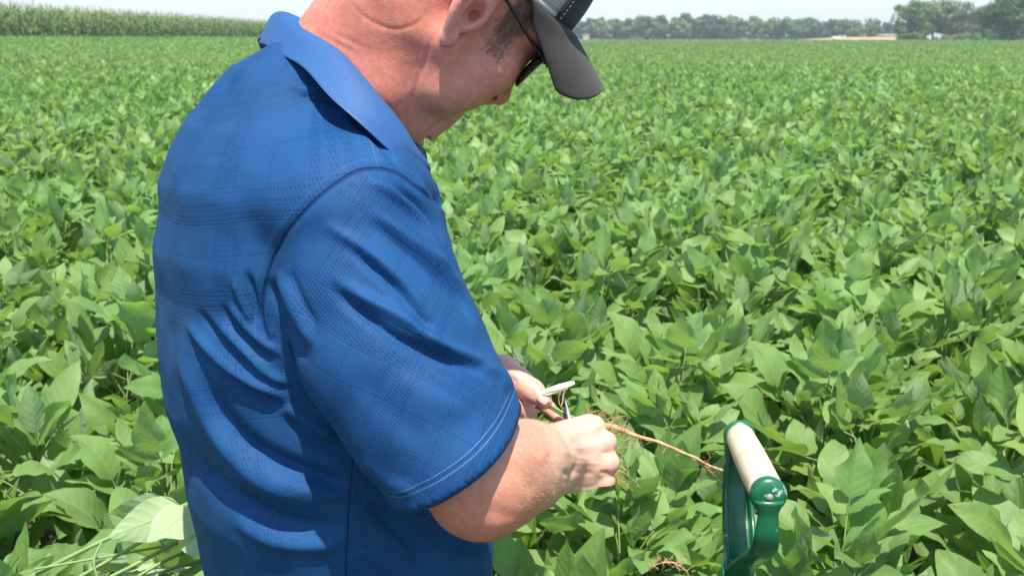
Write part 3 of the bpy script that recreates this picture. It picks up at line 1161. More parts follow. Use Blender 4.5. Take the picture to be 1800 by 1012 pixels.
# near and far ear
EARS = []
for s in (-1, 1):
    def E_(x, z, o, s=s):
        # o = how far the point stands off the side of the head
        return Hh(x, (.0735 + o) * s, z)
    hd.ell(E_(-.010, .010, .006), (.021, .008, .030), HR, .006)
    rim = [(.004, .026, .006), (-.002, .038, .011), (-.014, .043, .015), (-.026, .034, .018), (-.030, .016, .019), (-.026, -.002, .017), (-.019, -.016, .013), (-.012, -.026, .009)]
    rimp = crom([E_(*q) for q in rim], 4)
    rr = np.interp(np.linspace(0, 1, len(rimp)), [0, .3, .7, 1], [.0035, .0048, .0045, .0052])
    hd.chain(rimp, rr, .003)
    hd.ell(E_(-.009, -.027, .009), (.0090, .0060, .0110), HR, .003)
    anti = crom([E_(-.012, .028, .008), E_(-.019, .014, .011), E_(-.017, .000, .010), E_(-.010, -.011, .008)], 4)
    hd.chain(anti, np.full(len(anti), .0034), .004)
    hd.ell(E_(-.006, .006, .013), (.0095, .011, .0150), HR, .003, 'carve')
    hd.ell(E_(-.012, .022, .014), (.0045, .006, .012), HR, .003, 'carve')
    hd.ball(E_(.001, .004, .000), .0065, .003, 'carve')
    hd.ell(E_(.006, .000, .004), (.0055, .005, .008), HR, .003)
V, Q = hd.nets()
V = relax(V, Q, 2, 0.4)
N = vnormals(V, Q)
# wrinkles and small folds of the neck
px_, py_, dd_ = proj(V); q = np.stack([px_, py_], 1)
face = (N @ -FW) > 0.0
D = np.zeros(len(V))
for pts, w, a in (([(612, -5), (640, 30), (690, 52), (735, 40), (752, 10)], 4, -.0010),
                  ([(560, 60), (590, 75), (640, 105)], 4, -.0008), ([(575, 50), (610, 70), (660, 92)], 4, -.0007),
                  ([(768, 40), (745, 110), (728, 170), (722, 215)], 5, -.0022), ([(755, 20), (735, 100), (735, 130)], 4, -.0010),
                  ([(716, 175), (713, 215), (722, 238)], 4, -.0018),
                  ([(748, 250), (756, 234), (770, 220), (792, 206)], 5, -.0070), ([(730, 244), (742, 222), (765, 208)], 7, .0012),
                  ([(843, 150), (825, 172), (812, 198)], 6, -.0012), ([(880, 158), (862, 168), (850, 176)], 5, -.0012),
                  ([(905, 105), (895, 118), (884, 128)], 4, -.0010), ([(640, 150), (680, 190), (712, 230)], 9, -.0012)):
    D += .65 * fold(q, pts, w, a, .35)
V = V + N * (D * face)[:, None]
V = V + N * (wobble(V, .03, 3) * .0006)[:, None]
L = (V - HT) @ HR            # local head coordinates
lx, ly, lz = L.T
red = np.array([0.60, 0.182, 0.122]); base = np.array([0.56, 0.232, 0.165]); pale = np.array([0.68, 0.46, 0.36])
colr = np.tile(base, (len(V), 1))
nk = smooth01((0.02 - lx + .35 * (-lz)) / .08)[:, None]
colr = colr * (1 - nk) + red * nk
ear_m = (smooth01((np.abs(ly) - .0775) / .006) * (lz < .05) * (lz > -.04) * (lx < .02) * (lx > -.04))[:, None]
colr = colr * (1 - ear_m) + np.array([0.66, 0.27, 0.22]) * ear_m
lip = np.exp(-(((lz + .0625) / .009) ** 2 + ((np.abs(ly)) / .022) ** 4)) * (lx > .07)
colr = colr * (1 - lip[:, None] * .7) + np.array([.52, .18, .15]) * lip[:, None] * .7
nose = np.exp(-(((lx - .103) / .02) ** 2 + (ly / .02) ** 2 + ((lz + .034) / .025) ** 2))[:, None]
colr = colr * (1 - nose * .5) + np.array([.60, .22, .16]) * nose * .5
nst = np.exp(-((px_ - 870) ** 2 + (py_ - 173) ** 2) / 22.)[:, None] * face[:, None]  # shade inside the near nostril, painted into the skin colour
colr = colr * (1 - nst * .85) + np.array([.10, .03, .02]) * nst * .85
stub = (smooth01((lx - .015) / .03) * smooth01((-.045 - lz) / .03))[:, None]
colr = colr * (1 - stub * .28) + np.array([.27, .17, .14]) * stub * .28
# scalp that shows through the short hair
def hair_zone(lx, ly, lz):
    side = (lz > .012) & (lx > .024) & (lx < .062 - .55 * np.abs(lz - .045)) & (np.abs(ly) > .04)
    burn = (lz > -.014 + .25 * (lx - .034)) & (lz <= .012) & (lx > .032) & (lx < .054)
    back = (lz > .028) & (lx <= .024) & ~((np.abs(ly) > .070) & (lx > -.045) & (lz < .055))
    return side | burn | (back & (lz > .034 - .1 * lx)) | ((lx < -.05) & (lz > -.005))
hz = hair_zone(lx, ly, lz + wobble(V, .012, 41) * .003).astype(float)
hz = relax(np.column_stack([hz] * 3), Q, 22, .9)[:, 0]
HZ = np.clip(hz, 0, 1)
hz = (smooth01(HZ) * (.8 + .2 * wobble(V, .006, 42)))[:, None].clip(0, 1)
colr = colr * (1 - hz) + colr * np.array([.48, .50, .53]) * hz
head_parts = [(V, Q, colr)]
HEAD_V, HEAD_N, HEAD_L = V, N, L

# ---- arms and hands
h = 0.0019
S_ = P(622, 405, 1.15)
ELB = P(842, 866, 1.135)
fa = Field((-.20, 1.0, .98), (.16, 1.55, 1.32), h)
fa.cone(S_, ELB, .052, .044, .02)
fa.ball(P(842, 849, 1.130), .034, .03)
fa.chain([P(848, 852, 1.14), P(890, 838, 1.185), P(923, 824, 1.235), P(954, 812, 1.29), P(976, 806, 1.335)], [.0385, .0425, .0415, .0362, .0335], .03)
fa.cone(P(862, 812, 1.13), P(930, 800, 1.21), .034, .032, .03)
fa.cone(P(798, 834, 1.11), P(866, 858, 1.15), .028, .026, .04)
KN = [(1040, 757, 1.372), (1060, 783, 1.366), (1066, 815, 1.364), (1056, 850, 1.370)]
WR = [(972, 790, 1.338), (978, 803, 1.335), (984, 822, 1.335), (992, 838, 1.34)]
for (k_, w_) in zip(KN, WR):
    fa.cone(P(*w_), P(*k_), .0165, .0142, .007)
fa.cone(P(978, 806, 1.335), P(1028, 805, 1.368), .030, .024, .02)
fa.ball(P(1044, 751, 1.368), .0140, .004)
fa.ball(P(1064, 778, 1.362), .0145, .004)
fa.ball(P(1068, 812, 1.359), .0148, .004)
fa.ball(P(1062, 845, 1.363), .0142, .004)
fa.cone(P(1000, 852, 1.352), P(1050, 858, 1.378), .0175, .0145, .012)
fa.cone(P(985, 775, 1.345), P(1030, 752, 1.38), .021, .015, .015)
fing = [((1050, 762, 1.415), (1018, 770, 1.432), (1003, 776, 1.412)), ((1064, 792, 1.412), (1030, 800, 1.434), (1012, 800, 1.412)),
        ((1066, 826, 1.410), (1034, 832, 1.430), (1016, 826, 1.408)), ((1056, 856, 1.402), (1030, 862, 1.412), (1012, 854, 1.398))]
for k_, f_ in zip(KN, fing):
    fa.cone(P(*k_), P(*f_[0]), .0125, .0105, .004)
    fa.cone(P(*f_[0]), P(*f_[1]), .0108, .0095, .003)
    fa.cone(P(*f_[1]), P(*f_[2]), .0095, .0082, .003)
fa.cone(P(992, 770, 1.36), P(1006, 756, 1.40), .018, .0135, .008)
fa.cone(P(1006, 756, 1.40), P(1026, 748, 1.425), .0125, .0105, .004)
Va, Qa = fa.nets()
Va = relax(Va, Qa, 2, 0.45)
Na = vnormals(Va, Qa)
px_, py_, dd_ = proj(Va); q = np.stack([px_, py_], 1)
vis = (Na @ -FW) > -0.1
D = np.zeros(len(Va))
for pts, w, a in (([(868, 812), (905, 828), (930, 850), (935, 872)], 14, -.0016), ([(900, 775), (935, 800), (960, 815)], 12, .0016),
                  ([(985, 830), (1005, 830), (1018, 800)], 6, -.0018), ([(994, 858), (1004, 838), (1018, 815)], 5, -.0016),
                  ([(975, 785), (1010, 800), (1050, 812)], 5, .0009), ([(985, 760), (1015, 772), (1045, 782)], 5, .0008),
                  ([(1000, 850), (1030, 856), (1056, 850)], 4, -.0008),                   ([(960, 790), (972, 812), (985, 840)], 5, -.0010), ([(1000, 765), (1022, 760), (1040, 757)], 3, .0008), ([(995, 788), (1030, 786), (1058, 782)], 3, .0009), ([(1000, 812), (1030, 814), (1062, 814)], 3, .0008),
                  ([(1000, 776), (1040, 770)], 5, -.0009), ([(1005, 800), (1050, 798)], 5, -.0010), ([(1005, 830), (1050, 832)], 5, -.0010), ([(1050, 764), (1068, 764)], 3.5, -.0016), ([(1055, 796), (1078, 796)], 3.5, -.0016), ([(1052, 830), (1074, 830)], 3.5, -.0016), ([(840, 880), (880, 905), (930, 905)], 12, -.001)):
    D += fold(q, pts, w, a, .3)
Va = Va + Na * (D * vis + wobble(Va, .022, 5) * .0005)[:, None]
hand = smooth01((px_ - 935) / 70)[:, None]
low = smooth01((py_ - 840) / 60)[:, None] * (1 - hand)
ca = np.array([0.53, 0.238, 0.142]) * (1 - hand) + np.array([0.64, 0.385, 0.275]) * hand
ca = ca * (1 - low * .7) + np.array([0.58, 0.205, 0.130]) * low * .7
kn = sum(np.exp(-((px_ - a[0] - 8) ** 2 + (py_ - a[1]) ** 2) / 150) for a in KN)[:, None]
ca = ca * (1 - kn * .25) + np.array([.70, .33, .25]) * kn * .25
arm_parts = [(Va, Qa, ca)]

fl_ = Field((-.16, 1.2, 1.0), (.13, 1.85, 1.25), h)
LE = P(640, 800, 1.72); LW = P(838, 672, 1.475)
fl_.cone(LE, LW, .045, .031, .02)
fl_.cone(LW, P(878, 668, 1.455), .030, .026, .02)
fl_.cone(P(850, 655, 1.47), P(890, 655, 1.455), .026, .020, .015)      # back of the hand towards the thumb
fl_.cone(P(862, 688, 1.455), P(908, 698, 1.462), .024, .018, .015)
th = [P(882, 656, 1.445), P(911, 669, 1.425), P(936, 687, 1.408), P(956, 704, 1.398)]
fl_.chain(th, [.0215, .0160, .0138, .0108], .006)
# index finger reaching along the stem, beyond the thumb
ix = [P(905, 672, 1.475), P(938, 693, 1.460), P(962, 716, 1.438), P(980, 732, 1.424)]
fl_.chain(ix, [.0125, .0108, .0095, .0080], .004)
# middle finger folded back towards the viewer, then ring and little finger below it
mf = [P(885, 700, 1.475), P(925, 722, 1.455), P(926, 727, 1.425), P(903, 712, 1.412)]
fl_.chain(mf, [.0125, .0115, .0112, .0100], .004)
rf = [P(875, 712, 1.475), P(912, 742, 1.46), P(908, 746, 1.432), P(886, 734, 1.42)]
fl_.chain(rf, [.0120, .0108, .0104, .0090], .004)
lf = [P(865, 722, 1.475), P(895, 757, 1.46), P(890, 760, 1.436), P(872, 750, 1.426)]
fl_.chain(lf, [.0110, .0095, .0090, .0080], .004)
Vl, Ql = fl_.nets()
Vl = relax(Vl, Ql, 2, 0.45)
Nl = vnormals(Vl, Ql)
px_, py_, dd_ = proj(Vl); q = np.stack([px_, py_], 1)
D = fold(q, [(893, 660), (905, 672), (900, 690)], 4, -.0014, .3) + fold(q, [(930, 680), (936, 692), (930, 700)], 3, -.0007, .3) + fold(q, [(872, 650), (895, 652), (915, 665)], 6, .0008)
Vl = Vl + Nl * (D * ((Nl @ -FW) > 0) + wobble(Vl, .02, 9) * .0004)[:, None]
cl_ = np.tile(np.array([0.62, 0.34, 0.25]), (len(Vl), 1))
tip = np.exp(-((px_ - 905) ** 2 + (py_ - 715) ** 2) / 500)[:, None] + np.exp(-((px_ - 960) ** 2 + (py_ - 712) ** 2) / 300)[:, None]
cl_ = cl_ * (1 - tip.clip(0, 1) * .4) + np.array([.66, .26, .20]) * tip.clip(0, 1) * .4
arm_parts.append((Vl, Ql, cl_))

# ---- trunk under the clothes down to the feet, coarse
hb = .009
bd = Field((-.62, 1.0, -.02), (.15, 1.85, 1.45), hb)
FAC = math.radians(33)                       # the person faces right and a little away
FV = np.array([math.cos(FAC), math.sin(FAC), 0]); RV = np.array([math.sin(FAC), -math.cos(FAC), 0])
MC = P(600, 1012, 1.45); MCX = np.array([MC[0], MC[1], 0])
bd.cone(P(540, 430, 1.32), P(585, 800, 1.395), .10, .12, .05)
bd.cone(P(585, 800, 1.395), MCX + [0, 0, .86], .12, .12, .05)
for s in (-1, 1):
    hip = MCX + RV * .09 * s + [0, 0, .86]
    knee = MCX + RV * .11 * s + FV * .02 + [0, 0, .48]
    ank = MCX + RV * .13 * s - FV * .01 + [0, 0, .09]
    bd.cone(hip, knee, .085, .055, .03); bd.cone(knee, ank, .053, .038, .02)
    bd.cone(ank + [0, 0, -.045], ank + FV * .15 + [0, 0, -.055], .035, .03, .02)
bd.cone(P(600, 260, 1.285), P(540, 430, 1.32), .065, .10, .04)
bd.cone(P(600, 300, 1.27), S_, .05, .05, .04)
fs = P(560, 330, 1.29) * 2 - S_ ; fs[2] = S_[2]
bd.cone(P(600, 300, 1.27), fs, .05, .05, .04)
bd.cone(fs, LE, .05, .045, .03)
Vb, Qb = bd.nets()
Vb = relax(Vb, Qb, 2, .5)
arm_parts.append((Vb, Qb, np.tile([0.62, 0.40, 0.30], (len(Vb), 1))))

allp = head_parts + arm_parts
off = 0; Vs, Qs, Cs = [], [], []
for v_, q_, c_ in allp:
    Vs.append(v_); Qs.append(q_ + off); Cs.append(c_); off += len(v_)
me = mesh_np('person_body', np.vstack(Vs), np.vstack(Qs))
set_col(me, "tone", np.vstack(Cs))


def mat_skin():
    t = NT("skin")
    a = t.attr("tone").outputs['Color']
    p = t.pos()
    n1 = t.noise(22, 4, .6, p); n2 = t.noise(130, 3, .65, p); n3 = t.noise(900, 2, .6, p)
    c = t.mix(t.ramp(n1, .35, .7, 0, .24), a, (0.62, 0.20, 0.14))
    c = t.mix(t.ramp(n2, .40, .66, 0, .22), c, (0.72, 0.46, 0.34))
    c = t.mix(t.ramp(n3, .60, .72, 0, .30), c, (0.36, 0.13, 0.08))
    vor = t.node("ShaderNodeTexVoronoi"); vor.inputs['Scale'].default_value = 750
    t.put(vor.inputs['Vector'], p)
    hgt = t.math('ADD', t.math('MULTIPLY', vor.outputs['Distance'], .7), t.math('ADD', t.math('MULTIPLY', n3, .5), t.math('MULTIPLY', n2, 1.3)))
    b = t.bump(hgt, .38, .0006)
    s = t.pbsdf(c, t.ramp(n2, .3, .7, .42, .58), b)
    s.inputs['Specular IOR Level'].default_value = .45
    s.inputs['Subsurface Weight'].default_value = .12
    s.inputs['Subsurface Radius'].default_value = (.9, .35, .2)
    s.inputs['Subsurface Scale'].default_value = .008
    return t.done(s)


M_SKIN = mat_skin()
person = obj('person', me, M_SKIN)
tag(person, 'man in a blue polo shirt and dark cap looking down at his hands', 'person')

# ------------------------------------------------------------------ polo shirt
def mat_polo():
    t = NT("blue_polo_knit")
    u, v = t.uv("cloth")
    PER = .105

    def stripes(w):
        x = t.math('FRACT', t.math('DIVIDE', w, PER))
        def band(c, hw, s=.010):
            return t.ramp(t.math('ABSOLUTE', t.math('SUBTRACT', x, c)), hw + s, hw - s)
        dots = t.math('MAXIMUM', t.math('MAXIMUM', band(.16, .035), band(.27, .035)), band(.38, .035))
        grp = band(.27, .165)
        thin = band(.78, .012, .006)
        edge = t.math('MAXIMUM', band(.105, .004, .004), band(.435, .004, .004))
        return dots, grp, thin, edge
    du, gu, tu, eu = stripes(u); dv, gv, tv, ev = stripes(v)
    nz = t.noise(900, 2, .5, t.pos())
    # small dashes laid across each stripe
    def dash(a, b):
        s1 = t.math('SINE', t.math('ADD', t.math('MULTIPLY', a, 2 * math.pi / .0034), t.math('MULTIPLY', b, 600.0)))
        s2 = t.math('SINE', t.math('MULTIPLY', b, 2 * math.pi / .0052))
        return t.ramp(t.math('ADD', s1, t.math('MULTIPLY', s2, .6)), .1, .9)
    d1 = t.math('MULTIPLY', dash(u, v), t.math('MAXIMUM', du, dv))
    thinm = t.math('MULTIPLY', t.math('MAXIMUM', tu, tv), dash(v, u))
    pit = t.math('MAXIMUM', d1, thinm)
    grp = t.math('MAXIMUM', gu, gv)
    edge = t.math('MAXIMUM', eu, ev)
    base = (0.0100, 0.062, 0.172)
    c = t.mix(t.math('MULTIPLY', grp, .30), base, (0.0055, 0.046, 0.145))
    c = t.mix(t.math('MULTIPLY', pit, .55), c, (0.004, 0.033, 0.105))
    c = t.mix(t.math('MULTIPLY', edge, .4), c, (0.008, 0.05, 0.20))
    c = t.mix(t.ramp(nz, .5, .75, 0, .2), c, (0.04, 0.14, 0.36))
    hem = t.attr("hem").outputs['Fac']; sm = t.attr("seam").outputs['Fac']; yk = t.attr("yoke").outputs['Fac']; ss = t.attr("side").outputs['Fac']

    def line(a, c0, hw, s=.0004):
        return t.ramp(t.math('ABSOLUTE', t.math('SUBTRACT', a, c0)), hw + s, hw)
    dsh = t.ramp(t.math('SINE', t.math('MULTIPLY', t.math('ADD', u, v), 2600)), -.6, 0)
    st = t.math('MAXIMUM', line(hem, -.019, .0004), line(hem, -.0245, .0004))
    st = t.math('MAXIMUM', st, t.math('MULTIPLY', line(sm, -.0085, .0003), .15))
    st = t.math('MAXIMUM', st, t.math('MULTIPLY', line(yk, .0, .0003), .35))
    st = t.math('MULTIPLY', st, dsh)
    c = t.mix(t.math('MULTIPLY', st, .36), c, (0.25, 0.45, 0.75))
    groove = t.math('MAXIMUM', t.math('MAXIMUM', line(sm, .0, .0009, .0010), line(ss, 0, .0005, .001)), t.math('MULTIPLY', line(hem, -.022, .0012, .001), .3))
    c = t.mix(t.math('MULTIPLY', groove, .9), c, (0.006, 0.025, 0.09))
    sep = t.math('ADD', t.math('MULTIPLY', t.math('SINE', t.math('MULTIPLY', u, 2 * math.pi / .0011)), .12), t.math('MULTIPLY', nz, .35))
    hgt = t.math('SUBTRACT', sep, t.math('ADD', t.math('MULTIPLY', pit, .5), t.math('ADD', t.math('MULTIPLY', groove, 2.0), t.math('MULTIPLY', edge, .5))))
    hgt = t.math('ADD', hgt, t.math('MULTIPLY', t.noise(34, 3, .55, t.pos()), 1.1))
    b = t.bump(hgt, .55, .0009)
    s = t.pbsdf(c, t.math('SUBTRACT', .70, t.math('MULTIPLY', grp, .08)), b)
    s.inputs['Specular IOR Level'].default_value = .16
    s.inputs['Sheen Weight'].default_value = .02
    s.inputs['Sheen Roughness'].default_value = .4
    s.inputs['Sheen Tint'].default_value = (.45, .68, 1, 1)
    return t.done(s)


def mat_rib():
    t = NT("blue_rib_knit")
    u, v = t.uv("cloth")
    r = t.math('SINE', t.math('MULTIPLY', v, 2 * math.pi / .0026))
    c = t.mix(t.ramp(r, -1, .6), (0.009, 0.060, 0.180), (0.016, 0.095, 0.265))
    c = t.mix(t.ramp(t.noise(900, 2, .5, t.pos()), .5, .75, 0, .2), c, (0.07, 0.20, 0.50))
    b = t.bump(r, .5, .0005)
    s = t.pbsdf(c, .62, b)
    s.inputs['Sheen Weight'].default_value = .08
    s.inputs['Sheen Tint'].default_value = (.45, .68, 1, 1)
    return t.done(s)


M_POLO, M_RIB = mat_polo(), mat_rib()

# torso rings: pixel row, depth, centre px, half width (shoulder line), half depth
RINGS = [(1250, 1.50, 612, .185, .165), (1012, 1.45, 614, .188, .168), (930, 1.425, 606, .190, .172), (850, 1.40, 590, .190, .174), (770, 1.38, 577, .190, .170), (700, 1.365, 552, .194, .166),
         (620, 1.35, 534, .198, .158), (560, 1.335, 529, .202, .154), (500, 1.325, 530, .206, .152), (430, 1.31, 524, .206, .150), (370, 1.30, 524, .200, .144), (320, 1.292, 513, .192, .138),
         (270, 1.287, 517, .176, .130), (220, 1.283, 523, .152, .120), (170, 1.279, 538, .120, .108), (120, 1.275, 556, .090, .094), (70, 1.272, 585, .052, .068)]
rz_ = np.array([P(r[2], r[0], r[1]) for r in RINGS])
order = np.argsort(rz_[:, 2])
rz_ = rz_[order]; ra_ = np.array([r[3] for r in RINGS])[order]; rb_ = np.array([r[4] for r in RINGS])[order]


def torso_fn(X, Y, Z):
    zf = Z.ravel()
    cx = np.interp(zf, rz_[:, 2], rz_[:, 0]).reshape(Z.shape); cy = np.interp(zf, rz_[:, 2], rz_[:, 1]).reshape(Z.shape)
    A = np.interp(zf, rz_[:, 2], ra_).reshape(Z.shape); B = np.interp(zf, rz_[:, 2], rb_).reshape(Z.shape)
    x = X - cx; y = Y - cy
    u = x * RV[0] + y * RV[1]; v = x * FV[0] + y * FV[1]
    n = 2.35
    q = (np.abs(u / A) ** n + np.abs(v / B) ** n) ** (1 / n)
    return np.maximum((q - 1) * np.minimum(A, B), Z - rz_[-1, 2]).astype(np.float32)


hs = .0034
sh = Field((-.50, .90, .70), (.04, 1.62, 1.56), hs)
sh.F = torso_fn(sh.ax[0][:, None, None], sh.ax[1][None, :, None], sh.ax[2][None, None, :])
kf = lambda X, Y, Z: (.010 + .036 * smooth01((Z - S_[2] + .03) / .08)).astype(np.float32) + 0 * X + 0 * Y
sh.cone(P(590, 255, 1.275), P(612, 378, 1.158), .034, .070, kf)
fsh = fs + np.array([0, 0, .0])
sh.cone(P(560, 250, 1.31), fsh, .055, .075, kf)
SL = [(P(620, 398, 1.152), .084), (P(648, 500, 1.15), .0905), (P(690, 612, 1.142), .0925), (P(744, 714, 1.13), .083), (P(798, 806, 1.12), .0735), (P(845, 905, 1.115), .071)]
sleeve = [s_[0] for s_ in SL]
hemn = .96 * (.57 * RT - .82 * UP) + .27 * FW; hemn /= np.linalg.norm(hemn)
HC = P(798, 808, 1.12)
fhem_n = (LE - fsh) / np.linalg.norm(LE - fsh); FHC = fsh + fhem_n * .25


def cone_d(X, Y, Z, a, b, ra, rb):
    ab = b - a; L2 = float(ab @ ab)
    t = np.clip(((X - a[0]) * ab[0] + (Y - a[1]) * ab[1] + (Z - a[2]) * ab[2]) / L2, 0, 1)
    return np.sqrt((X - a[0] - t * ab[0]) ** 2 + (Y - a[1] - t * ab[1]) ** 2 + (Z - a[2] - t * ab[2]) ** 2) - (ra + (rb - ra) * t)


def smn(a, b, k):
    g = np.clip(.5 + .5 * (b - a) / k, 0, 1)
    return b * (1 - g) + a * g - k * g * (1 - g)


def sleeve_fn(X, Y, Z):
    d = 1.0
    for i in range(len(SL) - 1):
        d = smn(cone_d(X, Y, Z, SL[i][0], SL[i + 1][0], SL[i][1], SL[i + 1][1]), d, .012)
    d = smn(cone_d(X, Y, Z, P(826, 655, 1.145), P(860, 708, 1.135), .021, .022), d, .03)
    return np.maximum(d, (X - HC[0]) * hemn[0] + (Y - HC[1]) * hemn[1] + (Z - HC[2]) * hemn[2]).astype(np.float32)


def fsleeve_fn(X, Y, Z):
    d = cone_d(X, Y, Z, fsh, LE, .085, .075)
    return np.maximum(d, (X - FHC[0]) * fhem_n[0] + (Y - FHC[1]) * fhem_n[1] + (Z - FHC[2]) * fhem_n[2]).astype(np.float32)


sh.apply(sleeve_fn, SL[0][0] - [.12, .24, .45], SL[0][0] + [.3, .25, .12], kf)
sh.apply(fsleeve_fn, fsh - [.2, .15, .5], fsh + [.3, .4, .12], kf)
V, Q = sh.nets()
V = relax(V, Q, 3, .5)
# who is sleeve: nearer the sleeve axis than the trunk surface
def sleeve_d(V):
    best = np.full(len(V), 9.0)
    for i in range(len(SL) - 1):
        a, b = SL[i][0], SL[i + 1][0]; ab = b - a
        t = np.clip(((V - a) @ ab) / (ab @ ab), 0, 1)
        d = np.linalg.norm(V - a - t[:, None] * ab, axis=1) - (SL[i][1] + (SL[i + 1][1] - SL[i][1]) * t)
        best = np.minimum(best, d)
    return best


def torso_d(V):
    cx = np.interp(V[:, 2], rz_[:, 2], rz_[:, 0]); cy = np.interp(V[:, 2], rz_[:, 2], rz_[:, 1])
    A = np.interp(V[:, 2], rz_[:, 2], ra_); B = np.interp(V[:, 2], rz_[:, 2], rb_)
    x = V[:, 0] - cx; y = V[:, 1] - cy
    u = x * RV[0] + y * RV[1]; v = x * FV[0] + y * FV[1]
    return ((np.abs(u / A) ** 2.35 + np.abs(v / B) ** 2.35) ** (1 / 2.35) - 1) * np.minimum(A, B), u, v


N = vnormals(V, Q)
px_, py_, dd_ = proj(V); q = np.stack([px_, py_], 1)
td, tu_, tv_ = torso_d(V); sd_ = sleeve_d(V)
SEAM = crom([(760, 352), (700, 306), (640, 299), (590, 324), (545, 362), (505, 408), (480, 452), (465, 500), (460, 550), (470, 590), (500, 640), (560, 720)], 5)
sdp, par = seg_sd(q, SEAM)
sdp = -sdp * dd_ / F_PX                    # >0 on the sleeve side
facing = (N @ -FW) > -.05
upper = py_ < 600
seamd = np.where(facing & (dd_ < 1.36) & upper, sdp, (td - sd_) * .6)
is_sl = seamd > 0
armax = SL[4][0] - SL[0][0]; armax /= np.linalg.norm(armax)
# folds
D = np.zeros(len(V))
TF = [([(323, 554), (381, 622), (445, 671), (525, 706)], 9, .0065), ([(335, 590), (385, 650), (450, 697), (520, 722)], 8, -.0050),
      ([(362, 544), (420, 603), (470, 655), (520, 680)], 8, .0045), ([(345, 540), (400, 603), (455, 655)], 6, -.0040),
      ([(400, 530), (440, 580), (500, 630)], 7, .0040), ([(385, 530), (425, 590), (480, 640)], 6, -.0040),
      ([(299, 573), (343, 680), (406, 790), (479, 850), (610, 889)], 20, .0085), ([(345, 640), (395, 740), (460, 800), (560, 840), (625, 850)], 17, -.0105),
      ([(300, 740), (370, 840), (450, 895), (530, 925), (610, 918)], 17, -.0085), ([(400, 900), (470, 945), (560, 958), (640, 930)], 14, .0050),
      ([(430, 782), (479, 828), (552, 857), (640, 880)], 10, .0035), ([(480, 700), (540, 740), (600, 770)], 12, .0050), ([(500, 720), (550, 775), (620, 800)], 8, -.0045),
      ([(294, 544), (320, 656), (350, 740)], 12, -.0030), ([(430, 470), (446, 530), (452, 575)], 7, -.0045), ([(408, 480), (425, 530), (445, 572)], 6, .0030),
      ([(640, 880), (700, 930), (760, 1010)], 14, -.0060), ([(660, 860), (740, 920), (800, 1000)], 11, .0050), ([(620, 960), (690, 1000), (740, 1060)], 12, .0040),
      ([(700, 900), (770, 960), (850, 990)], 12, -.0050), ([(760, 900), (820, 950), (865, 960)], 10, .0045),
      ([(505, 150), (540, 160), (575, 150)], 9, .0030), ([(520, 175), (560, 172), (600, 180)], 7, -.0025), ([(350, 190), (320, 260), (305, 340)], 8, .0022),
      ([(430, 120), (370, 200), (330, 290)], 10, -.0020), ([(600, 200), (660, 250), (715, 300)], 8, -.0035), ([(585, 185), (630, 230), (690, 300)], 8, .0030),
      ([(740, 300), (785, 380), (800, 450)], 7, -.0045), ([(725, 310), (765, 370), (790, 440)], 6, .0035)]
SF = [([(572, 478), (639, 522), (710, 562), (760, 600), (831, 632), (870, 640)], 11, .0075), ([(560, 492), (630, 545), (696, 594), (760, 622), (824, 640), (870, 652)], 10, -.0075),
      ([(600, 420), (655, 470), (705, 515), (745, 565), (765, 590)], 9, -.0060), ([(560, 385), (620, 425), (680, 470), (724, 520), (755, 575)], 10, .0050),
      ([(640, 385), (700, 430), (778, 495), (813, 530), (834, 575)], 9, -.0065), ([(640, 360), (724, 425), (781, 468), (822, 518)], 9, .0055),
      ([(668, 318), (724, 350), (760, 394), (783, 442), (812, 500)], 7, -.0080), ([(620, 312), (690, 338), (738, 380), (768, 430), (795, 480)], 10, .0065),
      ([(466, 480), (486, 531), (512, 584), (545, 645)], 8, -.0070), ([(486, 470), (505, 520), (530, 570), (560, 620)], 9, .0045), ([(505, 470), (525, 520), (560, 585)], 7, -.0030),
      ([(740, 560), (775, 610), (830, 650)], 7, .0030), ([(690, 650), (760, 700), (840, 730)], 22, .0025), ([(845, 640), (880, 655), (900, 690)], 8, .0040),
      ([(620, 640), (680, 720), (760, 780)], 24, -.0022), ([(620, 800), (680, 850), (740, 870)], 14, .0030)]
wt = smooth01(seamd / .012 + .5)
for pts, w, a in TF:
    D += 1.35 * fold(q, pts, w, a) * (1 - wt) * (facing & (dd_ < 1.45))
for pts, w, a in SF:
    D += 1.15 * fold(q, pts, w, a) * wt * facing
# the same kind of creasing, made up, where the photo cannot see
D += np.where(facing, .0, .004) * wobble(V * [1, 1, 2.2], .07, 12)
D += wobble(V, .05, 15) * .0009 + wobble(V, .11, 16) * .0015
# armhole: groove, raised seam allowance on the trunk side
D += (-.0016 * np.exp(-(seamd / .0028) ** 2) + .0006 * smooth01((seamd + .012) / .003) * (seamd < 0)) * (np.abs(seamd) < .05)
V0 = V; V = V + N * D[:, None]
# uv
au = armax; r0 = np.cross(au, FW); r0 /= np.linalg.norm(r0); r1_ = np.cross(au, r0)
rel = V0 - SL[0][0]
along = rel @ au
cen_ = np.array([np.interp(along, [(s_[0] - SL[0][0]) @ au for s_ in SL], [s_[0][k_] for s_ in SL]) for k_ in range(3)]).T
rc_ = V0 - cen_
ang = np.arctan2(rc_ @ r0, rc_ @ r1_)
su, sv = ang * .088, along
c35, s35 = math.cos(math.radians(38)), math.sin(math.radians(38))
uvS = np.stack([su * c35 - sv * s35, su * s35 + sv * c35], 1)
ta = np.arctan2(tu_, -tv_)
uvT = np.stack([ta * .175 + .02 * (V0[:, 2] - 1.2), V0[:, 2] * 1.02 + .03 * np.cos(ta * 1.2) + .012], 1)
uv = np.where(is_sl[:, None], uvS, uvT)
hem = np.where(is_sl, (V - HC) @ hemn, -1.0)
yk, ypar = seg_sd(q, crom([(578, 150), (600, 185), (640, 232), (664, 296)], 5))
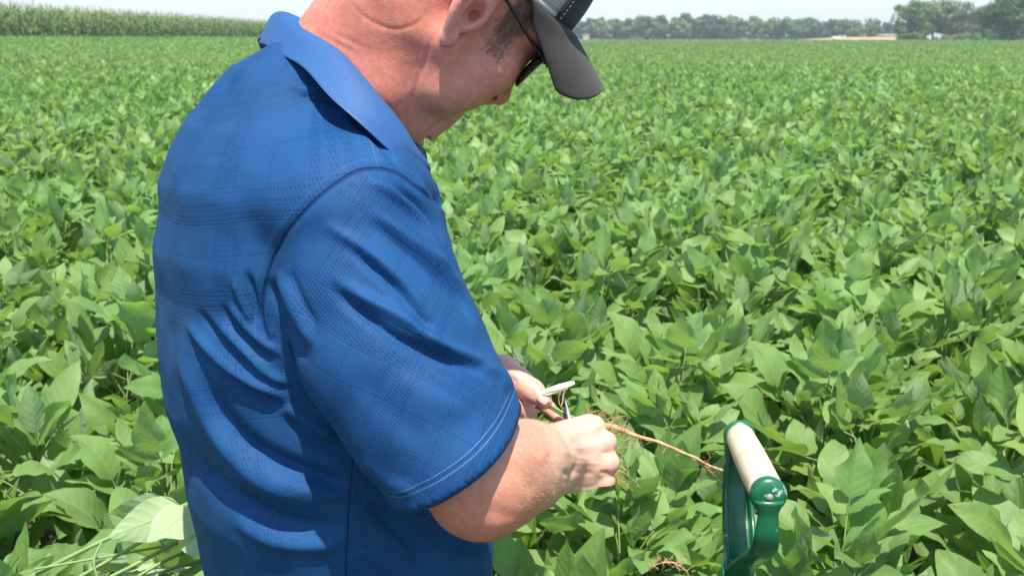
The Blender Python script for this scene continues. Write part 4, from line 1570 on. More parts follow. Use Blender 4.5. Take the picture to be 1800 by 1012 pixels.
yk = np.where(facing & (ypar > .02) & (ypar < .98) & ~is_sl, yk * dd_ / F_PX, 1)
ss, spar = seg_sd(q, crom([(560, 700), (617, 782), (614, 880), (608, 1012), (604, 1300)], 5))
ss = np.where(facing & ~is_sl & (spar > .02), ss * dd_ / F_PX, 1)
# clear what lies past the hem, inside the collar, and below the shirt tail
C0 = P(612, 152, 1.285)                         # middle of the neck opening
e1 = (P(745, 285, 1.24) - P(485, 30, 1.30)); e1 /= np.linalg.norm(e1)
e2 = np.cross(np.cross(e1, FW), e1); e2 /= np.linalg.norm(e2)
cn = np.cross(e1, e2)
if cn[2] < 0: cn = -cn
rel = V - C0
inneck = ((rel @ e1 / .116) ** 2 + (rel @ e2 / .084) ** 2 < 1) & (rel @ cn > -.07)
def cap_of(C_, n_, rad):
    hh_ = (V - C_) @ n_
    return (np.abs(hh_) < .0065) & (N @ n_ > .55) & (np.linalg.norm(V - C_, axis=1) < rad), hh_


capn, hn_ = cap_of(HC, hemn, .13); capf, hf_ = cap_of(FHC, fhem_n, .13)
kill = inneck | (V[:, 2] < .745)
Q2 = Q[~(kill[Q].any(1) | capn[Q].any(1) | capf[Q].any(1))]
# tidy the cut edges: smooth along the rim, then lay them on the hem plane
ed = np.sort(np.vstack([Q2[:, [i, (i + 1) % 4]] for i in range(4)]), 1)
key = ed[:, 0] * len(V) + ed[:, 1]
uk, cnt_ = np.unique(key, return_counts=True)
be = np.column_stack([uk[cnt_ == 1] // len(V), uk[cnt_ == 1] % len(V)])
bv = np.unique(be)
for it in range(14):
    s_ = np.zeros_like(V); c_ = np.zeros(len(V))
    for a, b in ((0, 1), (1, 0)):
        for k_ in range(3):
            s_[:, k_] += np.bincount(be[:, a], V[be[:, b], k_], len(V))
        c_ += np.bincount(be[:, a], minlength=len(V))
    V[bv] = .5 * V[bv] + .5 * s_[bv] / np.maximum(c_[bv], 1)[:, None]
for C_, n_, hv in ((HC, hemn, hn_), (FHC, fhem_n, hf_)):
    m = bv[(np.abs((V[bv] - C_) @ n_) < .016) & (np.linalg.norm(V[bv] - C_, axis=1) < .13)]
    V[m] -= ((V[m] - C_) @ n_)[:, None] * n_
    if C_ is HC: hem[m] = 0
used = np.unique(Q2); remap = np.full(len(V), -1); remap[used] = np.arange(len(used))
me = mesh_np('polo_shirt', V[used], remap[Q2])
# a clean uv break at the armhole needs per-corner uv
sl_face = is_sl[Q2].sum(1) >= 2
uvl = me.uv_layers.new(name="cloth")
cu = np.where(np.repeat(sl_face, 4)[:, None], uvS[Q2.ravel()], uvT[Q2.ravel()])
uvl.data.foreach_set("uv", cu.astype(np.float32).ravel())
set_attr(me, "hem", hem[used]); set_attr(me, "seam", seamd[used]); set_attr(me, "yoke", yk[used]); set_attr(me, "side", ss[used])
polo = obj('polo_shirt', me, M_POLO, person)
sm_ = polo.modifiers.new("thickness", 'SOLIDIFY'); sm_.thickness = .0016; sm_.offset = -1

# collar: fold line and lower edge of the leaf, near side first, then round the back to the far side
fold_l = [P(746, 290, 1.205), P(724, 252, 1.180), P(700, 212, 1.168), (P(652, 150, 1.168)), P(600, 88, 1.192), P(548, 44, 1.235), P(508, 24, 1.270), P(486, 24, 1.300),
          P(487, 36, 1.335), P(520, 66, 1.372), P(590, 130, 1.40), P(660, 205, 1.392), P(715, 255, 1.34), P(748, 292, 1.262)]
leaf_l = [P(737, 303, 1.175), P(716, 290, 1.142), P(690, 268, 1.118), P(640, 225, 1.105), P(590, 177, 1.115), P(535, 124, 1.155), P(487, 92, 1.218), P(457, 77, 1.290),
          P(462, 92, 1.352), P(500, 130, 1.415), P(580, 200, 1.455), P(665, 265, 1.435), P(718, 292, 1.37), P(744, 308, 1.275)]
A = crom(fold_l, 10); B = crom(leaf_l, 10)
mid_ = []
rows = 9
for i in range(len(A)):
    out = B[i] - A[i]
    nrm = A[i] - (C0 + (A[i] - C0) @ cn * cn); nrm = nrm / (np.linalg.norm(nrm) + 1e-9)
    for j in range(rows):
        t_ = j / (rows - 1)
        bul = .010 * math.sin(math.pi * min(1, t_ * 1.15)) * (1 - .4 * t_)
        mid_.append(A[i] + out * t_ + (nrm * .6 + cn * .6) * bul)
# stand inside the fold
st_rows = 4
for i in range(len(A)):
    nrm = (C0 - A[i]); nrm -= (nrm @ cn) * cn; nrm /= np.linalg.norm(nrm) + 1e-9
    for j in range(st_rows):
        t_ = j / (st_rows - 1)
        mid_.append(A[i] + nrm * (.004 + .003 * t_) - cn * .034 * t_ + cn * (-.001))
V = np.array(mid_); nA = len(A)
Qc = [(i * rows + j, (i + 1) * rows + j, (i + 1) * rows + j + 1, i * rows + j + 1) for i in range(nA - 1) for j in range(rows - 1)]
o_ = nA * rows
Qc += [(o_ + i * st_rows + j, o_ + i * st_rows + j + 1, o_ + (i + 1) * st_rows + j + 1, o_ + (i + 1) * st_rows + j) for i in range(nA - 1) for j in range(st_rows - 1)]
Qc += [(i * rows, o_ + i * st_rows, o_ + (i + 1) * st_rows, (i + 1) * rows) for i in range(nA - 1)]
arc = np.concatenate([[0], np.cumsum(np.linalg.norm(np.diff(A, axis=0), axis=1))])
wob = wobble(V, .05, 31) * .0012
V = V + wob[:, None] * cn
me = mesh_np('collar', V, np.array(Qc))
uvc = np.zeros((len(V), 2))
uvc[:o_, 0] = np.repeat(arc, rows); uvc[:o_, 1] = np.tile(np.linspace(0, .058, rows), nA)
uvc[o_:, 0] = np.repeat(arc, st_rows); uvc[o_:, 1] = np.tile(np.linspace(0, -.034, st_rows), nA)
set_uv(me, "cloth", uvc)
collar = obj('collar', me, M_RIB, polo)
m_ = collar.modifiers.new("thickness", 'SOLIDIFY'); m_.thickness = .0028; m_.offset = 0
m_ = collar.modifiers.new("round", 'SUBSURF'); m_.levels = m_.render_levels = 1

# ------------------------------------------------------------------ trousers and boots
def mat_twill():
    t = NT("dark_twill")
    n = t.noise(300, 3, .6, t.pos())
    return t.done(t.pbsdf(t.mix(n, (.02, .023, .03), (.05, .055, .065)), .85, t.bump(n, .4, .001)))


tr = Field((-.62, 1.0, .05), (.15, 1.85, .86), .009)
tr.cone(MCX + [0, 0, .80], MCX + [0, 0, .90], .148, .145, .03)
for s in (-1, 1):
    hip = MCX + RV * .085 * s + [0, 0, .80]
    knee = MCX + RV * .11 * s + FV * .02 + [0, 0, .48]
    ank = MCX + RV * .13 * s - FV * .01 + [0, 0, .09]
    tr.cone(hip, knee, .112, .082, .03); tr.cone(knee, ank, .080, .070, .03)
V, Q = tr.nets(); V = relax(V, Q, 2)
N = vnormals(V, Q)
V = V + N * (wobble(V * [1, 1, 2], .08, 4) * .004)[:, None]
M_TWILL = mat_twill()
obj('trousers', mesh_np('trousers', V, Q), M_TWILL, person)
M_BOOT = flat_mat("boot_leather", (.10, .055, .03), .6)
for s in (-1, 1):
    ank = MCX + RV * .13 * s - FV * .01
    bt = Field(ank - [.2, .2, .01], ank + [.22, .22, .2], .006)
    bt.cone(ank + [0, 0, .05], ank + [0, 0, .15], .052, .050, .02)
    bt.cone(ank + [0, 0, .05] - FV * .02, ank + FV * .17 + [0, 0, .045], .046, .043, .03)
    bt.apply(lambda X, Y, Z: (.004 - Z) * -1 * -1 + 0 * X + 0 * Y, ank - .3, ank + .3, .004, 'carve')
    V, Q = bt.nets()
    obj('boot', mesh_np('boot', V, Q), M_BOOT, person)

# ------------------------------------------------------------------ cap
def mat_cap(name, a, b):
    t = NT(name)
    n = t.noise(1100, 2, .6, t.pos()); n2 = t.noise(25, 4, .6, t.pos())
    c = t.mix(t.ramp(n, .40, .66), a, b)
    c = t.mix(t.ramp(n2, .45, .7, 0, .35), c, tuple(x * 1.5 for x in b))
    return t.done(t.pbsdf(c, .9, t.bump(n, .7, .0006), Sheen_Weight=.12))


M_CAPB = mat_cap("washed_black_twill", (.008, .0075, .0078), (.036, .032, .030))
M_CAPF = mat_cap("black_twill", (.010, .010, .011), (.035, .034, .036))


def mat_mesh():
    t = NT("grey_cap_mesh")
    u, v = t.uv("cloth")
    s1 = t.math('SINE', t.math('MULTIPLY', u, 2 * math.pi / .0027)); s2 = t.math('SINE', t.math('MULTIPLY', v, 2 * math.pi / .0027))
    hole = t.ramp(t.math('MINIMUM', s1, s2), .0, .25)
    p = t.pbsdf(t.mix(hole, (.42, .44, .43), (.10, .11, .11)), .7)
    tr_ = t.node("ShaderNodeBsdfTransparent")
    ms = t.node("ShaderNodeMixShader")
    t.put(ms.inputs[0], t.math('MULTIPLY', hole, .8)); t.t.links.new(p.outputs[0], ms.inputs[1]); t.t.links.new(tr_.outputs[0], ms.inputs[2])
    return t.done(ms)


def cap_pt(phi, th):
    """phi round the head (0 = front), th from rim (0) to crown button (1)"""
    a, bb = .117, .084
    r = math.cos(th * math.pi / 2) ** .72
    z = .064 + .100 * math.sin(th * math.pi / 2)
    if abs(phi) < 1.2:
        z += .012 * math.cos(phi / 1.2 * math.pi / 2) * math.sin(th * math.pi)
    z += -.022 * (1 - math.cos(phi)) / 2 * (1 - th)       # sits lower at the back
    return np.array([-.004 + a * r * math.cos(phi), bb * r * math.sin(phi), z])


def cap_panel(name, f0, f1, mat, t0=0, t1=1):
    nu, nv = 26, 16
    V = []; U = []
    for i in range(nu + 1):
        for j in range(nv + 1):
            phi = f0 + (f1 - f0) * i / nu; th = t0 + (t1 - t0) * j / nv
            V.append(HT + HR @ cap_pt(phi, th)); U.append((phi * .1, th * .13))
    Q = [(i * (nv + 1) + j, (i + 1) * (nv + 1) + j, (i + 1) * (nv + 1) + j + 1, i * (nv + 1) + j + 1) for i in range(nu) for j in range(nv)]
    me = mesh_np(name, np.array(V), np.array(Q)); set_uv(me, "cloth", U)
    return me


cap = obj('cap', cap_panel('cap_front', -.92, .92, M_CAPF), M_CAPF, person)
cap['label'] = 'washed black trucker cap with grey mesh sides'
m_ = cap.modifiers.new("thickness", 'SOLIDIFY'); m_.thickness = .0025; m_.offset = 1
M_MESHC = mat_mesh()
for f0, f1 in ((.92, math.pi), (-math.pi, -.92)):
    o = obj('mesh_panel', cap_panel('mesh_panel', f0, f1, M_MESHC), M_MESHC, cap)
    m_ = o.modifiers.new("thickness", 'SOLIDIFY'); m_.thickness = .0012; m_.offset = 1
b = MB()
for f_ in (-.86, .86):
    for k_ in range(34):
        t0_, t1_ = k_ / 36 + .01, k_ / 36 + .024
        q_ = []
        for t_ in (t0_, t1_):
            w_ = cap_pt(f_, t_); w_ = w_ + .0030 * (w_ - np.array([0, 0, .05])) / np.linalg.norm(w_ - np.array([0, 0, .05]))
            q_.append(HT + HR @ w_)
        b.tube(q_, .0006, 5)
obj('stitching', b.mesh('cap_stitching'), flat_mat("cream_thread", (.55, .54, .50), .8), cap)
# piping along the rim of the mesh
rimp = [HT + HR @ (cap_pt(p_, 0) + [0, 0, .002]) for p_ in np.linspace(.92, 2 * math.pi - .92, 60)]
b = MB(); b.tube(rimp, .0035, 8, True, 0, .6)
obj('rim_band', b.mesh('rim_band'), flat_mat("grey_binding", (.40, .42, .41), .8), cap)
# brim
V = []; U = []
nu, nv = 40, 14
BW = 1.30
for i in range(nu + 1):
    s = -1 + 2 * i / nu
    phi = s * BW
    p0 = cap_pt(phi, 0) + [0.001, 0, -.001]
    # outer edge: a broad rounded tongue
    ang = s * 1.45
    ex = .122 + .066 * math.cos(ang) ** .55 if abs(ang) < math.pi / 2 else .122
    ey = .086 * np.sign(s) * abs(math.sin(ang)) ** 1.05
    p1 = np.array([ex - (1 - abs(math.cos(ang))) * .030, ey, 0])
    for j in range(nv + 1):
        t_ = j / nv
        p_ = p0 + (p1 - p0) * t_
        p_ = np.array([p_[0], p_[1], p0[2] * 1.0])
        z = .066 - .021 * t_ - 19.0 * (abs(p_[1]) ** 2.5) * (.5 + .5 * t_)
        p_[2] = z * smooth01(t_ * 4) + p0[2] * (1 - smooth01(t_ * 4))
        V.append(HT + HR @ p_); U.append((p_[1], p_[0]))
Q = [(i * (nv + 1) + j, i * (nv + 1) + j + 1, (i + 1) * (nv + 1) + j + 1, (i + 1) * (nv + 1) + j) for i in range(nu) for j in range(nv)]
me = mesh_np('brim', np.array(V), np.array(Q)); set_uv(me, "cloth", U)
brim = obj('brim', me, M_CAPB, cap)
m_ = brim.modifiers.new("thickness", 'SOLIDIFY'); m_.thickness = .0032; m_.offset = 0
m_ = brim.modifiers.new("round", 'SUBSURF'); m_.levels = m_.render_levels = 1

# ------------------------------------------------------------------ sunglasses
M_FRAME = flat_mat("black_frame", (.012, .012, .013), .25)
def mat_lens():
    t = NT("green_black_lens")
    s = t.pbsdf((.02, .085, .025), .10); s.inputs['Specular IOR Level'].default_value = .8
    return t.done(s)
M_LENS = mat_lens()
def G(x, y, z): return HT + HR @ np.array([x, y, z])
b = MB()
b.tube([G(.108, y, .028 - 3 * y * y) for y in np.linspace(-.012, .012, 7)], .0022, 8)
gl = obj('sunglasses', b.mesh('glasses_bridge'), M_FRAME, person)
for s in (-1, 1):
    # wrapped lens: outline in (lateral, up), bent round the face
    def lp(a, r=1.0):
        y = .040 + .029 * r * math.copysign(abs(math.cos(a)) ** .8, math.cos(a)); z = .005 + .024 * r * math.copysign(abs(math.sin(a)) ** .8, math.sin(a))
        x = .107 - 5.6 * max(0, y - .012) ** 2 - .10 * (0.02 - z)
        return G(x, y * s, z)
    V = [lp(0, 0)]; Q = []; n_ = 32
    for r_ in (.35, .7, 1.0):
        for k_ in range(n_):
            V.append(lp(2 * math.pi * k_ / n_, r_))
    T_ = [(0, 1 + k_, 1 + (k_ + 1) % n_) for k_ in range(n_)]
    for ring in (0, 1):
        a0 = 1 + ring * n_; b0 = a0 + n_
        Q += [(a0 + k_, b0 + k_, b0 + (k_ + 1) % n_, a0 + (k_ + 1) % n_) for k_ in range(n_)]
    me = mesh_np('lens', np.array(V), [np.array(Q), np.array(T_)])
    o = obj('lens', me, M_LENS, gl)
    m_ = o.modifiers.new("thickness", 'SOLIDIFY'); m_.thickness = .002; m_.offset = 0
    b = MB(); b.tube([lp(2 * math.pi * k_ / 40) for k_ in range(41)], .0014, 6)
    obj('lens_rim', b.mesh('lens_rim'), M_FRAME, gl)
    pts = crom([G(.098, .069 * s, .018), G(.090, .074 * s, .021), G(.060, .0785 * s, .026), (G(.020, .0800 * s, .036)), G(-.010, .0815 * s, .040), G(-.030, .078 * s, .022)], 6)
    b = MB(); b.tube(pts, np.interp(np.linspace(0, 1, len(pts)), [0, .15, .5, 1], [.0022, .0028, .0020, .0018]), 8, True, 0, .6, upv=HR[:, 2])
    obj('temple', b.mesh('temple'), M_FRAME, gl)

# ------------------------------------------------------------------ short hair, arm hair: fine ribbons
def mat_hair(name, a, b_):
    t = NT(name)
    r1, r2 = t.uv("rnd")
    return t.done(t.pbsdf(t.mix(r1, a, b_), .45))


def ribbons(name, P0, Nn, Dn, L, w, rng, parent, mat, curl=.25):
    n = len(P0)
    d = Dn / np.linalg.norm(Dn, axis=1)[:, None]
    side = np.cross(d, rng.normal(size=(n, 3))); side /= np.linalg.norm(side, axis=1)[:, None]
    L = L[:, None]
    a = P0 - Nn * .0004; m = P0 + d * L * .5 + Nn * L * .02; e = P0 + d * L - Nn * L * curl * .3
    V = np.stack([a - side * w, a + side * w, m + side * w * .8, m - side * w * .8, e], 1).reshape(-1, 3)
    i0 = np.arange(n)[:, None] * 5
    me = mesh_np(name, V, [i0 + [0, 1, 2, 3], i0 + [3, 2, 4]], False)
    set_uv(me, "rnd", np.repeat(np.column_stack([rng.uniform(size=n), rng.uniform(size=n)]), 5, 0))
    return obj(name, me, mat, parent)


rh = np.random.RandomState(2)
cand = np.where(HZ > rh.uniform(.15, .85, len(HZ)))[0]
pick = rh.choice(cand, 42000)
Nn = HEAD_N[pick]; P0 = HEAD_V[pick] + rh.normal(0, .0007, (len(pick), 3))
flow = (HR @ np.array([-.15, 0, -.95]))[None] + Nn * .30 + rh.normal(0, .22, (len(pick), 3))
lens_ = rh.uniform(.004, .009, len(pick)) * np.where(HEAD_L[pick, 2] < .01, .75, 1)
ribbons('hair', P0, Nn, flow, lens_, .00018, rh, person, mat_hair("greying_brown_hair", (.020, .012, .008), (.30, .235, .185)))
# forearm hair, sun-bleached
ax_ = P(976, 806, 1.335) - P(850, 862, 1.14)
cand = np.where((proj(Va)[0] > 860) & (proj(Va)[0] < 985) & (proj(Va)[2] < 1.345) & (Na @ UP > -.35))[0]
pick = rh.choice(cand, 3200)
Nn = Na[pick]; P0 = Va[pick] + rh.normal(0, .0007, (len(pick), 3))
flow = ax_[None] / np.linalg.norm(ax_) * .7 + Nn * .40 + rh.normal(0, .25, (len(pick), 3)) - UP * .3
ribbons('arm_hair', P0, Nn, flow, rh.uniform(.004, .009, len(pick)), .00008, rh, person, mat_hair("bleached_arm_hair", (.42, .28, .16), (.66, .48, .31)))

# nails of the left thumb and middle finger
M_NAIL = flat_mat("fingernail", (.56, .36, .29), .35)
for c_, ax0, up0, w_, l_ in ((P(955, 702, 1.3875), P(957, 706, 1.398) - P(937, 691, 1.408), -FW + .55 * UP + .15 * RT, .0062, .0075),
                             (P(904, 710, 1.4025), P(903, 712, 1.412) - P(926, 727, 1.425), -FW + .15 * UP - .1 * RT, .0055, .0065)):
    x = ax0 / np.linalg.norm(ax0); z = up0 - x * (up0 @ x); z /= np.linalg.norm(z); y = np.cross(z, x)
    V = []
    for i in range(9):
        for j in range(9):
            a = -1 + i / 4; c__ = -1 + j / 4
            f = math.sqrt(max(0, 1 - .5 * (a * a if a > 0 else a * a * .7)))
            V.append(c_ + x * a * l_ + y * c__ * w_ * f + z * (.0022 - .0040 * c__ * c__ - .0006 * a * a))
    Q = [(i * 9 + j, (i + 1) * 9 + j, (i + 1) * 9 + j + 1, i * 9 + j + 1) for i in range(8) for j in range(8)]
    o = obj('fingernail', mesh_np('fingernail', np.array(V), np.array(Q)), M_NAIL, person)
    m_ = o.modifiers.new("thickness", 'SOLIDIFY'); m_.thickness = .0008; m_.offset = -1

# ================================================================== things in and near the hands
def mat_root():
    t = NT("root_fibre")
    n = t.noise(250, 4, .6, t.pos())
    return t.done(t.pbsdf(t.mix(t.ramp(n, .3, .7), (.34, .165, .07), (.62, .40, .21)), .75, t.bump(n, .6, .0008)))


def mat_pith():
    t = NT("split_stem_pith")
    n = t.noise(180, 3, .6, t.pos(), .6)
    return t.done(t.pbsdf(t.mix(t.ramp(n, .35, .65), (.80, .80, .66), (.55, .66, .34)), .6, t.bump(n, .3, .0006)))


M_ROOT, M_PITH = mat_root(), mat_pith()
rr_ = np.random.RandomState(14)
up_ = empty('uprooted_plant', P(1030, 745, 1.39)); tag(up_, 'pale split green stem with a long brown taproot gripped in both hands', 'uprooted plant')


def child(name, me, mat, parent):
    o = bpy.data.objects.new(name, me); COL.objects.link(o)
    for m in (mat if isinstance(mat, (list, tuple)) else [mat]):
        me.materials.append(m)
    bpy.context.view_layer.update()
    o.parent = parent
    o.matrix_parent_inverse = parent.matrix_world.inverted()
    return o


bpy.context.view_layer.update()
b = MB()
p_ = crom([P(940, 698, 1.405), P(968, 714, 1.396), P(984, 724, 1.390), P(1003, 734, 1.386), P(1030, 744, 1.395)], 5)
b.tube(p_ + UP * .0016, .0022, 8); b.tube(p_ - UP * .0016 + FW * .001, .0023, 8)
child('stem', b.mesh('held_stem'), M_STEM, up_)
b = MB()
p_ = crom([P(944, 697, 1.392), P(962, 687, 1.388), P(985, 680, 1.386), P(1001, 675, 1.386), P(1010, 672, 1.387)], 6)
b.tube(p_, np.interp(np.linspace(0, 1, len(p_)), [0, .2, .45, .8, 1], [.0008, .0026, .0040, .0034, .0014]), 9, True, 0, .35, upv=UP)
p_ = crom([P(957, 694, 1.390), P(978, 688, 1.388), P(998, 681, 1.387)], 5)
b.tube(p_, .0018, 7)
child('split_half', b.mesh('split_half'), M_PITH, up_)
b = MB()
p_ = crom([P(1022, 748, 1.395), P(1058, 749, 1.392), P(1085, 753, 1.390), P(1118, 767, 1.386), P(1150, 777, 1.384), P(1188, 791, 1.382), P(1226, 808, 1.380), P(1252, 820, 1.378), P(1283, 832, 1.374)], 6)
wv = np.cumsum(rr_.normal(0, .0002, p_.shape), 0); wv -= np.linspace(0, 1, len(p_))[:, None] * wv[-1]
p_ = p_ + wv
b.tube(p_, np.interp(np.linspace(0, 1, len(p_)), [0, .15, .22, .4, .7, 1], [.0045, .0044, .0040, .0024, .0015, .0010]), 8)
p2 = p_ + .0014 * np.column_stack([np.sin(np.arange(len(p_)) * .7), np.cos(np.arange(len(p_)) * .7), np.cos(np.arange(len(p_)) * .7 + 1)])
b.tube(p2[6:], np.linspace(.0020, .0007, len(p2) - 6), 6)
b.tube(crom([P(1218, 805, 1.38), P(1245, 826, 1.384), P(1262, 842, 1.386), P(1280, 858, 1.388)], 5), np.linspace(.0013, .0006, 16), 6)
child('taproot', b.mesh('taproot'), M_ROOT, up_)


def rootlets(b, starts, rng, L=(.01, .03), r=.00042, pull=None, depth=2):
    for s in starts:
        d = rng.normal(size=3); d /= np.linalg.norm(d)
        if pull is not None:
            d = d + pull; d /= np.linalg.norm(d)
        n = rng.randint(6, 11); L_ = rng.uniform(*L); p = [np.array(s, float)]
        for k_ in range(n):
            d = d + rng.normal(0, .38, 3); d /= np.linalg.norm(d)
            p.append(p[-1] + d * L_ / n)
        b.tube(np.array(p), np.linspace(r, r * .55, len(p)), 4, False)
        if depth > 0:
            rootlets(b, [p[i] for i in rng.choice(len(p), 2)], rng, (L[0] * .4, L[1] * .5), r * .75, None, depth - 1)


b = MB()
st = [P(rr_.uniform(1022, 1068), rr_.uniform(732, 752), rr_.uniform(1.385, 1.41)) for _ in range(20)]
rootlets(b, st, rr_, (.012, .034), pull=UP * .8)
st = [p_[rr_.randint(8, 20)] for _ in range(13)]
rootlets(b, st, rr_, (.010, .030), pull=UP * -.3)
st = [P(rr_.uniform(1074, 1088), rr_.uniform(752, 835), rr_.uniform(1.385, 1.41)) for _ in range(15)]
rootlets(b, st, rr_, (.015, .04), pull=RT * .8 - UP * .5)
st = [p_[rr_.randint(20, len(p_) - 4)] for _ in range(6)]
rootlets(b, st, rr_, (.008, .022))
b.tube(crom([P(994, 684, 1.387), P(990, 695, 1.388), P(989, 706, 1.387), P(985, 716, 1.386)], 4), .0009, 5)
b.tube(crom([P(985, 688, 1.387), P(982, 700, 1.388), P(984, 712, 1.387)], 4), .0005, 5)
child('fine_roots', b.mesh('fine_roots'), M_ROOT, up_)

# knife held in the near hand
kn = empty('pocket_knife', P(1010, 765, 1.385)); tag(kn, 'small steel knife blade slicing the stem beside the near fist', 'knife')
bpy.context.view_layer.update()
t_ = NT("polished_steel"); s_ = t_.pbsdf((.55, .60, .66), .35); s_.inputs['Metallic'].default_value = .55; M_STEEL = t_.done(s_)
tipk, bk = P(992, 697, 1.376), P(1004, 742, 1.378)
ax = (bk - tipk); Lk = np.linalg.norm(ax); ax /= Lk
sd = np.cross(ax, FW); sd /= np.linalg.norm(sd); th_ = np.cross(ax, sd)
V = []
for f, w0, w1, tk in ((0, 0, .0004, .0002), (.25, -.0022, .0008, .0007), (.6, -.0048, .0012, .0011), (1.0, -.0066, .0015, .0013), (1.6, -.0066, .0015, .0013)):
    c_ = tipk + ax * Lk * f
    V += [c_ + sd * w0, c_ + sd * w1 + th_ * tk, c_ + sd * w1 - th_ * tk]
Q = []
for i in range(4):
    for j in range(3):
        Q.append((i * 3 + j, i * 3 + (j + 1) % 3, (i + 1) * 3 + (j + 1) % 3, (i + 1) * 3 + j))
child('blade', mesh_np('blade', np.array(V), np.array(Q), False), M_STEEL, kn)
b = MB(); b.tube(crom([P(1007, 757, 1.384), P(1016, 785, 1.40), P(1024, 822, 1.405), P(1030, 858, 1.400)], 4), .0085, 10, True, 0, .6)
child('knife_handle', b.mesh('knife_handle'), M_FRAME, kn)

# ------------------------------------------------------------------ D-handled spade
def mat_green():
    t = NT("green_enamel")
    n = t.noise(45, 5, .7, t.pos()); n2 = t.noise(9, 3, .6, t.pos())
    chip = t.ramp(n, .63, .66)
    c = t.mix(t.ramp(n2, .3, .7), (.003, .088, .032), (.005, .120, .045))
    c = t.mix(t.math('MULTIPLY', chip, .7), c, (.42, .55, .48))
    s = t.pbsdf(c, t.ramp(n2, .3, .7, .28, .42), t.bump(n, .12, .0008))
    s.inputs['Coat Weight'].default_value = .2; s.inputs['Coat Roughness'].default_value = .2
    return t.done(s)


def mat_wood():
    t = NT("pale_ash_wood")
    tc = t.pos()
    mp = t.node("ShaderNodeMapping"); mp.inputs['Scale'].default_value = (60, 60, 60)
    t.put(mp.inputs['Vector'], tc)
    n = t.noise(9, 5, .7, mp.outputs[0], 1.0); n2 = t.noise(35, 4, .65, tc)
    c = t.mix(t.ramp(n, .35, .7), (.70, .60, .42), (.60, .48, .30))
    c = t.mix(t.ramp(n2, .50, .68, 0, .55), c, (.46, .31, .17))
    return t.done(t.pbsdf(c, .5, t.bump(n, .25, .0005)))


M_GREEN, M_WOOD = mat_green(), mat_wood()
t_ = NT('dull_rivet'); M_RIV = t_.done(t_.pbsdf((.22, .23, .23), .5))
A_, B_ = P(1300, 766, 1.285), P(1350, 868, 1.105)
g = B_ - A_; Lg = np.linalg.norm(g); g /= Lg
dn = np.array([0, 0, -1.0]); dn = dn - g * (dn @ g); dn /= np.linalg.norm(dn)
wd = np.cross(g, dn)
J = (A_ + B_) / 2 + dn * .124 - RT * .012
sp = empty('garden_spade', (J[0], J[1], 0)); tag(sp, 'green steel spade with a pale wooden D-grip standing in the crop', 'spade')
bpy.context.view_layer.update()
b = MB(); tt = np.linspace(0, 1, 12)
b.tube(A_ + (g * Lg)[None] * tt[:, None], .0158 + .0010 * tt + .0010 * np.sin(np.pi * tt), 28)
child('grip', b.mesh('grip'), M_WOOD, sp)
b = MB()
# near eye: a domed disc, neck, and strap sweeping to the socket
Ec = B_ + g * .004
for cc, sg in ((B_, 1), (A_, -1)):
    q_ = [cc + g * sg * x for x in (-.005, -.002, .003, .0065, .0080, .0084)]
    b.tube(q_, [.0172, .0180, .0180, .0160, .0105, .0045], 26)
for cc, sg in ((B_, 1), (A_, -1)):
    kp = [.004, .024, .044, .064, .088] if sg > 0 else [.004, .030, .066, .098, .122]
    pth = crom([cc + g * sg * .006 + dn * kp[0], cc + g * sg * .005 + dn * kp[1], cc + g * sg * .003 + dn * kp[2], cc - g * sg * Lg * .07 + dn * kp[3], cc - g * sg * Lg * .27 + dn * kp[4] - RT * .003, J - g * (-sg) * .004, J + dn * .05 - g * (-sg) * .003], 6)
    ww = np.interp(np.linspace(0, 1, len(pth)), [0, .12, .3, .55, .8, 1], [.0150, .0098, .0125, .0145, .0140, .0125] if sg > 0 else [.0150, .0140, .0155, .0165, .0160, .0135])
    b.tube(pth, ww, 18, True, 0, .50 if sg > 0 else .16, upv=wd)
    if sg < 0:            # turned-in flanges of the far strap
        for s2 in (-1, 1):
            q_ = pth + wd * (ww * s2 * .92)[:, None] + g * .006
            b.tube(q_, .0035, 8, True, 0, 2.2, upv=wd)
b.tube([J + dn * .03, J + dn * .16], [.0185, .0170], 20)
child('yoke', b.mesh('yoke'), M_GREEN, sp)
for cc, sg in ((B_, 1), (A_, -1)):
    b = MB(); q_ = [cc + g * sg * x for x in (.0070, .0095, .0106, .0112)]
    b.tube(q_, [.0036, .0036, .0026, .0008], 16); child('rivet', b.mesh('rivet'), M_RIV, sp)
b = MB(); sk = J + dn * .15; b.tube(crom([sk, sk + [0, 0, -.3], [sk[0], sk[1], .25]], 4), .0160, 16)
child('shaft', b.mesh('shaft'), M_WOOD, sp)
b = MB()
for i in range(9):
    pass
xs_, zs_ = np.linspace(-.09, .09, 9), np.linspace(.30, -.02, 8)
V = []
for z in zs_:
    tz = (.30 - z) / .32
    for x in xs_:
        x2 = x * (1 if tz < .7 else 1 - (tz - .7) * 1.2)
        V.append(np.array([sk[0], sk[1], 0]) + wd * x2 + np.array([0, 0, z]) + g * (.25 * x2 * x2 / .09 + .02 * tz))
Q = [(i * 9 + j, (i + 1) * 9 + j, (i + 1) * 9 + j + 1, i * 9 + j + 1) for i in range(7) for j in range(8)]
o = child('spade_blade', mesh_np('spade_blade', np.array(V), np.array(Q)), M_GREEN, sp)
m_ = o.modifiers.new("thickness", 'SOLIDIFY'); m_.thickness = .003

# ------------------------------------------------------------------ pulled plants lying on the crop behind the person
pp = empty('pulled_plants', P(330, 900, 1.62)); tag(pp, 'pulled soybean plants with pale upturned leaves lying beside the shirt back', 'pulled plants')
bpy.context.view_layer.update()
rq = np.random.RandomState(6)
lm = LeafMesh()


